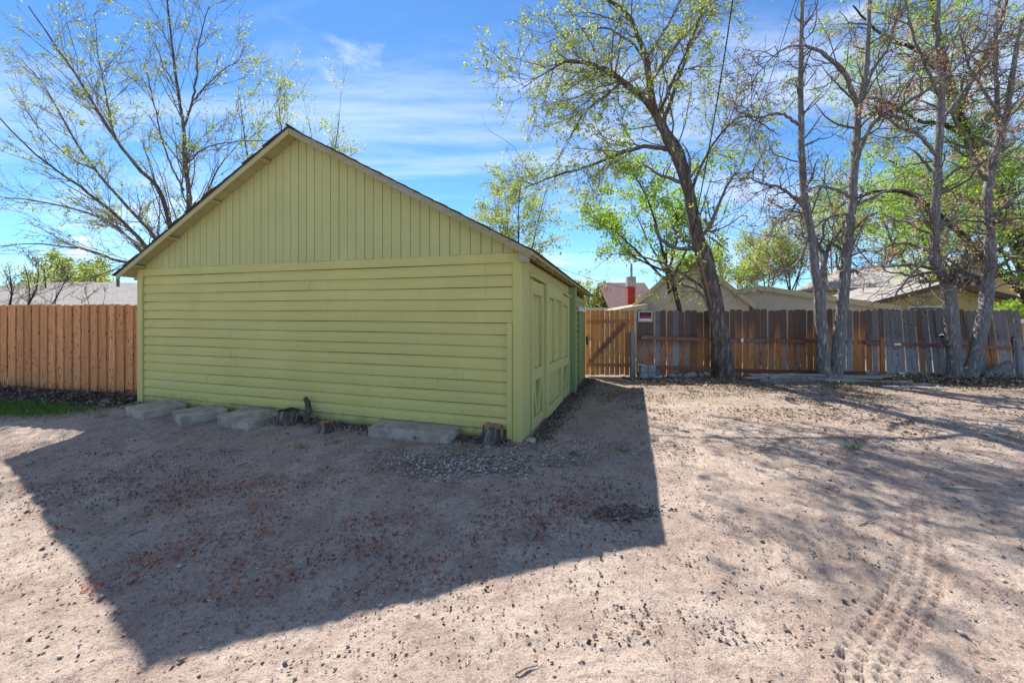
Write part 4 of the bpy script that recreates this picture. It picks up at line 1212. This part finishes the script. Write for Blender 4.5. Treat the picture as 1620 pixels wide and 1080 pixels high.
cable('overhead_cable', 'thick black cable hanging from the sky towards the elm trunk', P(1094, 375, 10.5), P(1168, -60, 8.0), .35, .014)
cable('overhead_cable', 'thin black wire crossing right of the elm trunk', P(1095, 470, 13.5), P(1262, -10, 9.0), .25, .008)
cable('overhead_cable', 'thin wire above the garage eave corner', P(845, 408, 12.5), P(1005, 458, 19.0), .12, .009)
cable('overhead_cable', 'thin wire crossing the sky above the grey roof on the left', P(-60, 400, 16), P(215, 402, 18), .05, .008)
o = MB().box(-.06, .06, -.05, .05, -.09, .09, .02).build('cable_clamp', MAT['wire'], None, loc=tuple(P(1082, 378, 10.5)), rot=(0, .5, .2))
tag(o, 'small black cable clamp hanging on the elm trunk', 'clamp')

# ------------------------------------------------------------------ things on the ground
def local(u, v):
    """garage floor plan to the yard: u along the gable wall to the left, v out from the wall"""
    return GX - .952 * u - .305 * v, GY + .305 * u - .952 * v


def slab(label, u, v, w, dep, h, rz, tilt, mat='concrete', seed=1):
    rng = random.Random(seed)
    x, y = local(u, v)
    m = MB(); n = 7
    rings = []
    for z, s_ in ((-.05, .97), (h * .12, 1.0), (h * .9, 1.0), (h, .975)):
        ring = []
        for (ax, ay), (bx, by) in (((-1, -1), (1, -1)), ((1, -1), (1, 1)), ((1, 1), (-1, 1)), ((-1, 1), (-1, -1))):
            for i in range(n):
                t = i / n
                fx, fy = ax + (bx - ax) * t, ay + (by - ay) * t
                cr = .975 if i == 0 else 1.0
                j = rng.uniform(-.005, .005)
                ring.append(((fx * cr * s_) * w / 2 + j, (fy * cr * s_) * dep / 2 + j, z + rng.uniform(-.005, .005)))
        rings.append(ring)
    m.loft(rings)
    o = m.build('concrete_slab', MAT[mat], None, loc=(x, y, gz1(x, y) + .015))
    o.rotation_euler = (tilt[0], tilt[1], GROT + rz)
    return tag(o, label, 'slab', 'concrete slabs along the garage wall')


slab('thick concrete slab nearest the left corner of the garage', 6.28, .36, .66, .60, .115, -.18, (.02, .03), seed=1)
slab('concrete slab with sharp front corner, second from the garage left corner', 5.25, .37, .70, .60, .115, -.42, (.03, -.04), seed=2)
slab('concrete slab leaning on the old stump, third from the garage left corner', 4.17, .36, .72, .58, .105, -.10, (.03, .07), seed=3)
slab('long concrete slab lying alone near the right corner of the garage', 1.43, .22, 1.20, .38, .12, .02, (.01, .0), seed=4)


def stump(name, label, px, py, r, h, mat_top, seed, jag=.0, lean=(0, 0)):
    rng = random.Random(seed)
    g = ground_at(px, py)
    s_ = empty(name, tuple(g), rng.uniform(0, 3), label, 'stump')
    rings = []; n = 14
    for z, w in ((-.08, 1.45), (0, 1.25), (h * .3, 1.05), (h * .7, .98), (h, .95)):
        rings.append([(math.cos(6.283 * i / n) * r * w * (1 + .10 * math.sin(i * 2.3 + seed)) + lean[0] * z, math.sin(6.283 * i / n) * r * w * (1 + .08 * math.cos(i * 1.7)) + lean[1] * z,
                       z + (rng.uniform(-jag, jag) if z == h else 0)) for i in range(n)])
    MB().loft(rings, caps=False).build('bark', MAT['bark_elm'], s_, smooth=True)
    top = rings[-1]
    c = np.mean(np.array(top), 0)
    MB().add([tuple(c + (0, 0, .01))] + [tuple(q_) for q_ in top], [(0, i + 1, (i + 1) % n + 1) for i in range(n)]).build('cut_face', MAT[mat_top], s_)
    for i in range(7):                                # suckers and splinters around it
        a = rng.uniform(0, 6.283); q_ = (math.cos(a) * r * 1.15, math.sin(a) * r * 1.15, 0)
        e = (q_[0] * 1.5 + rng.uniform(-.05, .05), q_[1] * 1.5, rng.uniform(.05, h * 1.1))
        MB().tube([q_, tuple((np.array(q_) + e) / 2 + .01), e], [.012, .009, .005], 5).build('splinter', MAT['twig'], s_)
    return s_


stump('tree_stump', 'dark old stump beside the third concrete slab', 456, 668, .15, .19, 'bark_dark', 3, .02)
stump('tree_stump', 'tiny orange broken stump in the middle of the garage wall', 516, 682, .085, .12, 'inner', 5, .03)
st = stump('tree_stump', 'orange splintered stump at the right corner of the garage', 779, 698, .125, .21, 'inner', 9, .035)
MB().tube([(-.02, -.12, .02), (-.02, -.13, .12), (-.03, -.12, .2)], [.05, .055, .03], 8, .5).build('bare_patch', MAT['inner'], st, smooth=True)
g = ground_at(485, 668)
sn = MB().tube([(0, 0, -.1), (0, 0, .08), (.02, .02, .2), (.0, .03, .30), (-.045, .03, .37)], [.07, .055, .045, .042, .03], 9).build('dead_stem', MAT['bark_elm'], None, loc=tuple(g), smooth=True)
tag(sn, 'crooked dead vine stem standing against the garage siding', 'stem')
for i in range(8):
    a = random.uniform(0, 6.28)
    MB().tube([(0, 0, .02 + i * .015), (math.cos(a) * .1, math.sin(a) * .06 - .04, .08 + i * .01), (math.cos(a) * .2, math.sin(a) * .1 - .08, random.uniform(.03, .14))], [.011, .008, .004], 5).build('twig', MAT['twig'], sn)

# concrete blocks beside the gate post
bl = ['lower left grey block of the pile beside the gate post', 'lower right grey block of the pile beside the gate post',
      'upper left grey block of the pile beside the gate post', 'upper right grey block of the pile beside the gate post']
for i, (ix, iz) in enumerate(((0, 0), (1, 0), (0, 1), (1, 1))):
    x, y = 3.56 + ix * .208 + iz * .012, 11.0 - .04 * iz + .03 * ix
    m = MB().box(-.1, .1, -.16, .16, 0, .185, .008)
    o = m.build('concrete_block', MAT['block'], None, loc=(x - .02, y, gz1(3.6, 11.0) + iz * .187))
    o.rotation_euler = (.0, 0, .05 - iz * .1 + .04 * ix)
    tag(o, bl[i], 'block', 'concrete blocks beside the gate post')


def rock_mesh(seed, r):
    rng = np.random.default_rng(seed)
    import bmesh
    bm = bmesh.new(); bmesh.ops.create_icosphere(bm, subdivisions=2, radius=r)
    off = rng.normal(size=3)
    for v_ in bm.verts:
        n_ = v_.co.normalized()
        v_.co *= 1 + .22 * math.sin(n_.x * 3.1 + off[0] * 5) * math.cos(n_.y * 2.7 + off[1] * 5) + .12 * math.sin(n_.z * 5 + off[2] * 4) + rng.normal() * .03
        v_.co.z *= .68
    me = bpy.data.meshes.new('rock'); bm.to_mesh(me); bm.free()
    me.materials.append(MAT['rock'])
    return me


MAT['rock'] = m_concrete('field_rock', (.42, .39, .36))
rk = [rock_mesh(s_, .1) for s_ in (1, 2, 3)]
for i, (px, sc) in enumerate(((1040, .8), (1052, .7), (1063, 1.15), (1076, .8), (1088, .9), (1099, 1.1), (1110, .8), (1120, 1.0))):
    x, y = (px - 810) / FPX * 10.9, 10.93 + .05 * (i % 2)
    o = link('rock', rk[i % 3], None, (x, y, gz1(x, y) + .03 * sc), (.2 * i, .1, i * 1.3), (sc, sc, sc))
    tag(o, 'pale rock in the row below the old fence, left of the elm', 'rock', 'rocks below the fence')
g = ground_at(1584, 681)
tag(link('rock', rk[1], None, (g[0], g[1], g[2] + .02), (0, 0, 1), (1.1, .8, .7)), 'lone pale rock on the dirt at the right', 'rock')
g = ground_at(777, 748)
for i, (px, py, sc, lab) in enumerate(((541, 723, .35, 'single pale stone on the shaded dirt in front of the garage'), (772, 708, .5, 'pale stone at the edge of the gravel near the right stump'),
                                       (840, 698, .8, 'flat grey stone at the foot of the garage corner'), (1085, 681, .55, 'small grey stone in the sunlit dirt right of the driveway'),
                                       (603, 957, .16, 'small brown stone on the shadow edge in the foreground'))):
    g = ground_at(px, py)
    tag(link('stone', rk[i % 3], None, (g[0], g[1], g[2] + .02 * sc), (0, 0, i), (sc, sc * .8, sc * .6)), lab, 'stone')

# old lumber in front of the brown fence
def plank(name, label, p0, p1, w, t, mat, z0=.0, roll=0.0):
    a, c = np.array(p0), np.array(p1)
    za, zc = gz1(*a) + z0, gz1(*c) + z0
    Ln = np.linalg.norm(c - a)
    m = MB()
    n = 6; rings = []
    for i in range(n + 1):
        xx = Ln * (i / n - .5); bow = .012 * math.sin(i * 1.3 + Ln * 7)
        rings.append([(xx, -w / 2, bow), (xx, w / 2, bow), (xx, w / 2, t + bow), (xx, -w / 2, t + bow)])
    o = m.loft(rings).build(name, MAT[mat], None, loc=((a[0] + c[0]) / 2, (a[1] + c[1]) / 2, (za + zc) / 2))
    o.rotation_euler = (roll, -math.atan2(zc - za, Ln), math.atan2(c[1] - a[1], c[0] - a[0]))
    return tag(o, label, 'plank', 'old lumber on the ground by the fence')


plank('plank', 'long pale plank at the back of the lumber pile against the fence', (6.2, 10.50), (9.6, 10.30), .14, .04, 'greyrail', .09)
plank('plank', 'grey plank lying across the middle of the lumber pile', (6.5, 10.24), (9.3, 10.20), .12, .045, 'greyrail', .05)
plank('plank', 'brown square beam in front of the lumber pile', (6.05, 9.92), (8.2, 10.06), .10, .09, 'post', .0)
plank('plank', 'long grey beam reaching furthest right from the lumber pile', (7.2, 10.08), (9.7, 9.82), .09, .07, 'greyrail', .0)
plank('plank', 'short light board at the left end of the lumber pile', (5.95, 10.30), (7.3, 10.42), .12, .04, 'greyrail', .04)
plank('plank', 'short flat broken board right of the lumber pile', (9.6, 9.66), (10.2, 9.62), .14, .03, 'greyrail', .0)
a, c = ground_at(1396, 612), ground_at(1500, 616)
o = MB().tube([(0, 0, .02), tuple((c - a) * .5 + (0, 0, .025)), tuple(c - a + (0, 0, .02))], .018, 8).build('pole', MAT['white'], None, loc=tuple(a), smooth=True)
tag(o, 'thin white pole lying on the dirt right of the lumber', 'pole')
a, c = P(1556, 598, 10.3), P(1598, 577, 10.5)
lg = empty('cut_log', tuple(a), 0, 'short cut log leaning up beside the right trunks', 'log')
MB().tube([(0, 0, 0), tuple((c - a) * .5), tuple(c - a)], [.12, .125, .115], 12).build('bark', MAT['bark_ash'], lg, smooth=True)
u_ = norm(c - a)
MB().tube([tuple(c - a - u_ * .01), tuple(c - a + u_ * .012)], .108, 12).build('cut_face', MAT['inner'], lg)

# ------------------------------------------------------------------ loose stuff on the ground
def inpoly(px, py, poly):
    ins = np.zeros(len(px), bool); n = len(poly)
    for i in range(n):
        x1, y1 = poly[i]; x2, y2 = poly[(i + 1) % n]
        c_ = ((y1 > py) != (y2 > py)) & (px < (x2 - x1) * (py - y1) / (y2 - y1 + 1e-9) + x1)
        ins ^= c_
    return ins


def blocked(x, y):
    """inside the garage plan"""
    u = -(x - GX) * .952 + (y - GY) * .305; v = (x - GX) * .305 + (y - GY) * .952
    return (u > -.06) & (u < GW + .05) & (v > -.05) & (v < GL + .05)


OCT = np.array([(1, 0, 0), (0, 1, 0), (-1, 0, 0), (0, -1, 0), (0, 0, 1), (0, 0, -1)], float)
OCF = np.array([(0, 1, 4), (1, 2, 4), (2, 3, 4), (3, 0, 4), (1, 0, 5), (2, 1, 5), (3, 2, 5), (0, 3, 5)])


def pebbles(name, label, x, y, size, mat, flat=.6, lift=.2, seed=1):
    rng = np.random.default_rng(seed); n = len(x)
    s_ = size * np.clip(rng.lognormal(0, .4, n), .4, 1.9)
    v = OCT[None] * rng.uniform(.6, 1.2, (n, 6, 1)) * s_[:, None, None]
    v[:, :, 0] *= rng.uniform(.7, 1.5, n)[:, None]
    a = rng.uniform(0, 6.283, n)[:, None]
    vx = v[:, :, 0] * np.cos(a) - v[:, :, 1] * np.sin(a); vy = v[:, :, 0] * np.sin(a) + v[:, :, 1] * np.cos(a)
    tl = rng.normal(size=(n, 1)) * .3
    vz = v[:, :, 2] * flat + vx * tl
    z = gz(x, y) + s_ * lift + .004
    V = np.stack([vx + x[:, None], vy + y[:, None], vz + z[:, None]], -1).reshape(-1, 3)
    F = (OCF[None] + np.arange(n)[:, None, None] * 6).reshape(-1, 3)
    o = link(name, np_mesh(name, V, F, mat))
    return tag(o, label, kind='stuff')


def flakes(name, label, x, y, size, mat, lift=.004, curl=.5, seed=1):
    rng = np.random.default_rng(seed); n = len(x)
    c = np.stack([x, y, gz(x, y) + lift + np.abs(rng.normal(size=n)) * lift * 1.5], -1)
    nrm = norm(np.array([0, 0, 1.0]) + rng.normal(size=(n, 3)) * curl)
    a = norm(np.cross(nrm, rng.normal(size=(n, 3)))); b2 = np.cross(nrm, a)
    s_ = (size * np.clip(rng.lognormal(0, .4, n), .4, 1.9))[:, None]
    asp = rng.uniform(.25, .6, n)[:, None]
    v = np.stack([c - a * s_ * .5, c + b2 * s_ * asp + nrm * s_ * .15, c + a * s_ * .5, c - b2 * s_ * asp + nrm * s_ * .15], 1)
    o = link(name, np_mesh(name, v.reshape(-1, 3), np.arange(n * 4).reshape(n, 4), mat))
    return tag(o, label, kind='stuff')


def scatter(n, rng, x0, x1, y0, y1, dens=None):
    """even in the yard, thinned by a patchy density"""
    x = rng.uniform(x0, x1, n); y = y0 + (y1 - y0) * rng.uniform(0, 1, n)
    keep = ~blocked(x, y) & (along(TRACK, x, y)[0] > .13)
    if dens is not None: keep &= rng.uniform(0, 1, n) < dens(x, y)
    return x[keep], y[keep]


def patch(x, y, sc, seed, lo=.0, hi=.25): return np.clip((vnoise(x * sc, y * sc, seed) + .5 * vnoise(x * sc * 2.3, y * sc * 2.3, seed + 1) - lo) / (hi - lo), 0, 1)


rg = np.random.default_rng(99)
MAT['pebble'] = m_bits('pebbles', [(.36, .30, .26), (.28, .23, .20), (.48, .42, .37), (.20, .16, .14), (.60, .55, .50), (.32, .22, .18), (.42, .36, .32), (.40, .33, .28)])
MAT['gravel'] = m_bits('gravel', [(.36, .32, .28), (.52, .47, .42), (.24, .20, .17), (.66, .61, .55), (.30, .25, .21), (.44, .38, .33), (.18, .15, .12)])
MAT['mulch'] = m_bits('mulch', [(.10, .075, .06), (.16, .12, .10), (.24, .18, .15), (.12, .095, .08), (.32, .26, .21)])
MAT['litter'] = m_bits('leaf_litter', [(.28, .20, .12), (.40, .30, .18), (.18, .13, .09), (.50, .40, .25), (.24, .17, .12), (.13, .10, .08)])
MAT['berry'] = m_bits('red_bits', [(.42, .10, .05), (.50, .17, .07), (.30, .08, .05), (.54, .24, .10), (.36, .12, .08)])
MAT['speck'] = m_bits('dark_specks', [(.16, .11, .085), (.22, .14, .10), (.28, .18, .13), (.11, .08, .065)])

x, y = scatter(26000, rg, -7, 8, 1.35, 6.5, lambda x, y: .25 + .75 * patch(x, y, 1.4, 31, -.1, .3))
pebbles('pebbles', 'small mixed pebbles strewn over the dirt yard', x, y, .0062, MAT['pebble'], seed=3)
x, y = scatter(2600, rg, -6, 7, 1.4, 7, lambda x, y: .3 + .7 * patch(x, y, 1.1, 33))
pebbles('loose_stones', 'scattered thumb-sized stones on the dirt yard', x, y, .012, MAT['pebble'], .6, .25, seed=4)
x, y = scatter(15000, rg, -6, 7, 1.35, 7, lambda x, y: .12 + .9 * patch(x, y, 1.3, 35, -.02, .3))
flakes('bark_specks', 'dark bark and leaf specks on the dirt', x, y, .0135, MAT['speck'], .003, .45, seed=5)
x, y = scatter(16000, rg, -5.5, 1.2, 2.0, 5.2, lambda x, y: .05 + patch(x, y, 1.5, 71, .0, .3))
flakes('soil_crumbs', 'dark crumbs and leaf bits scattered in the shaded yard', x, y, .016, MAT['mulch'], .004, .6, seed=17)
# gravel heap in front of the long slab
n = 2600
q_ = rg.normal(size=(n, 2)) * (.46, .20)
gx, gy = ground_at(745, 733)[:2]
x, y = gx + q_[:, 0] + .12 * rg.normal(size=n), gy + q_[:, 1] - .10 * q_[:, 0]
keep = ~blocked(x, y) & (rg.uniform(0, 1, n) < .15 + patch(x, y, 4.5, 61, -.15, .2))
pebbles('gravel_patch', 'patch of pale gravel near the right corner of the garage', x[keep], y[keep], .0125, MAT['gravel'], .7, .25, seed=6)
x, y = scatter(1400, rg, -.6, 2.2, 4.4, 5.2, lambda x, y: .5)
pebbles('gravel_scatter', 'loose gravel along the garage corner', x, y, .010, MAT['gravel'], .7, .25, seed=16)
# red and orange bits in the shade
x, y = scatter(16000, rg, -5.5, 1.0, 1.9, 4.4, lambda x, y: .10 + patch(x, y, 1.9, 41, -.03, .30))
keep = inpoly(810 + x / y * FPX, HORY + (CAM_H - gz(x, y)) / y * FPX, [(20, 770), (300, 740), (960, 770), (975, 860), (760, 915), (480, 975), (190, 1030)])
x, y = x[keep], y[keep]
flakes('fallen_red_bits', 'red and orange leaf bits scattered on the shaded dirt', x, y, .0165, MAT['berry'], .004, .7, seed=7)
# mulch beside the left fence and litter along the garage side
n = 9000
t = rg.uniform(0, 1, n); w = np.abs(rg.normal(size=n)) * .34
x = LA[0] + (LB[0] - LA[0]) * t + nv[0] * w; y = LA[1] + (LB[1] - LA[1]) * t + nv[1] * w
keep = ~blocked(x, y)
flakes('mulch_bed', 'dark bark mulch bed along the foot of the cedar fence', x[keep], y[keep], .042, MAT['mulch'], .03, .7, seed=8)
n = 5200
v = rg.uniform(.0, 5.9, n); u = -np.abs(rg.normal(size=n)) * .17 - .09
x, y = GX - .952 * u + .305 * v, GY + .305 * u + .952 * v
flakes('side_litter', 'dark leaf litter along the foot of the garage doors', x, y, .024, MAT['mulch'], .006, .6, seed=9)
n = 3000
u = rg.uniform(.1, GW, n); v = np.abs(rg.normal(size=n)) * .13 + .06
x, y = GX - .952 * u - .305 * v, GY + .305 * u - .952 * v
flakes('wall_litter', 'dark debris along the foot of the garage gable wall', x, y, .030, MAT['mulch'], .012, .7, seed=10)
# leaf litter below the trees and in front of the far fence
x, y = scatter(26000, rg, 3.0, 14.5, 8.4, 11.1, lambda x, y: np.clip((y - 8.6) / 2.2, .05, 1) ** 1.6 * (.35 + patch(x, y, .9, 51, -.1, .25)))
flakes('leaf_litter', 'brown leaf litter in front of the far fence', x, y, .042, MAT['litter'], .008, .55, seed=11)
x, y = scatter(46000, rg, 1.6, 12, 4.6, 9.8, lambda x, y: .08 + .85 * patch(x, y, 1.2, 53, -.02, .3) * np.clip((y - 4.2) / 2.5, .2, 1))
flakes('thin_litter', 'thin dry litter over the sunlit dirt', x, y, .026, MAT['litter'], .004, .45, seed=12)
n = 1900
q_ = rg.normal(size=(n, 2)) * (.55, .28)
px_, py_ = ground_at(1540, 606)[:2]
flakes('litter_heap', 'heap of brown leaves around the right trunks', px_ + q_[:, 0] * 1.6, 10.25 + q_[:, 1], .06, MAT['litter'], .03, .8, seed=13)
# dark damp clod patch in the shade and some foreground clods
g = ground_at(990, 812)
q_ = rg.normal(size=(420, 2)) * (.13, .06)
pebbles('soil_clods', 'dark crumbly soil patch in the shadow tip', g[0] + q_[:, 0], g[1] + q_[:, 1], .011, MAT['mulch'], .6, .2, seed=14)


def blades(name, label, x, y, h, w, mat, seed):
    rng = np.random.default_rng(seed); n = len(x)
    z = gz(x, y); hh = h * rng.uniform(.5, 1.3, n); a = rng.uniform(0, 6.283, n)
    dx, dy = np.cos(a), np.sin(a); ln = rng.normal(size=(n, 2)) * .45
    b0 = np.stack([x - dx * w, y - dy * w, z - .01], -1); b1 = np.stack([x + dx * w, y + dy * w, z - .01], -1)
    m0 = np.stack([x - dx * w * .7 + ln[:, 0] * hh * .3, y - dy * w * .7 + ln[:, 1] * hh * .3, z + hh * .6], -1)
    m1 = np.stack([x + dx * w * .7 + ln[:, 0] * hh * .3, y + dy * w * .7 + ln[:, 1] * hh * .3, z + hh * .6], -1)
    tp = np.stack([x + ln[:, 0] * hh, y + ln[:, 1] * hh, z + hh], -1); tp2 = tp + .0012
    V = np.stack([b0, b1, m1, m0, tp, tp2], 1).reshape(-1, 3)
    i = np.arange(n)[:, None] * 6
    F = np.concatenate([i + [0, 1, 2, 3], i + [3, 2, 5, 4]])
    return tag(link(name, np_mesh(name, V, F, mat)), label, kind='stuff')


g0 = ground_at(25, 650)
q_ = rg.normal(size=(6500, 2))
x, y = g0[0] - .35 + q_[:, 0] * .75, g0[1] + .05 + q_[:, 1] * .16 - .10 * q_[:, 0]
blades('grass_patch', 'bright green grass strip at the left picture edge', x, y, .11, .004, MAT['grass'], 5)
for i, (px, py, n, m_, h, lab) in enumerate(((1350, 709, 60, 'grass', .05, 'small green weed in the sunlit dirt'), (160, 660, 60, 'drygrass', .06, 'dry yellow grass tuft at the shadow edge on the left'),
                                             (532, 702, 50, 'drygrass', .05, 'dry grass tuft on the shaded dirt below the small stump'), (475, 708, 50, 'drygrass', .05, 'dull green weed on the shaded dirt left of the small stump'),
                                             (985, 712, 50, 'grass', .03, 'low green weeds near the driveway shadow edge'), (905, 718, 50, 'grass', .025, 'low weeds in the shaded driveway'))):
    g = ground_at(px, py); q_ = rg.normal(size=(n, 2)) * (.05, .035)
    t_ = blades('weed_tuft', lab, g[0] + q_[:, 0], g[1] + q_[:, 1], h, .004, MAT[m_], 20 + i)

# fallen sticks
for i, (px0, py0, px1, py1, r, lab) in enumerate(((205, 848, 232, 838, .006, 'dark fallen stick in the shade on the left'), (815, 1068, 850, 1056, .004, 'thin curved twig in the sunlit foreground'),
                                                  (376, 738, 392, 733, .008, 'dark twig in the shade below the garage wall'), (545, 674, 588, 672, .006, 'pale thin stick against the long concrete slab'),
                                                  (1360, 832, 1388, 822, .004, 'thin stick on the sunlit dirt right of centre'), (1490, 773, 1570, 778, .005, 'long thin stick on the sunlit dirt at the right'))):
    a, c = ground_at(px0, py0), ground_at(px1, py1)
    m_ = (c - a) * .5 + np.array([0, .006, .004])
    o = MB().tube([(0, 0, r), tuple(m_ + (0, 0, r)), tuple(c - a + (0, 0, r))], [r, r * .9, r * .5], 6).build('stick', MAT['twig'], None, loc=tuple(a), smooth=True)
    tag(o, lab, 'stick')
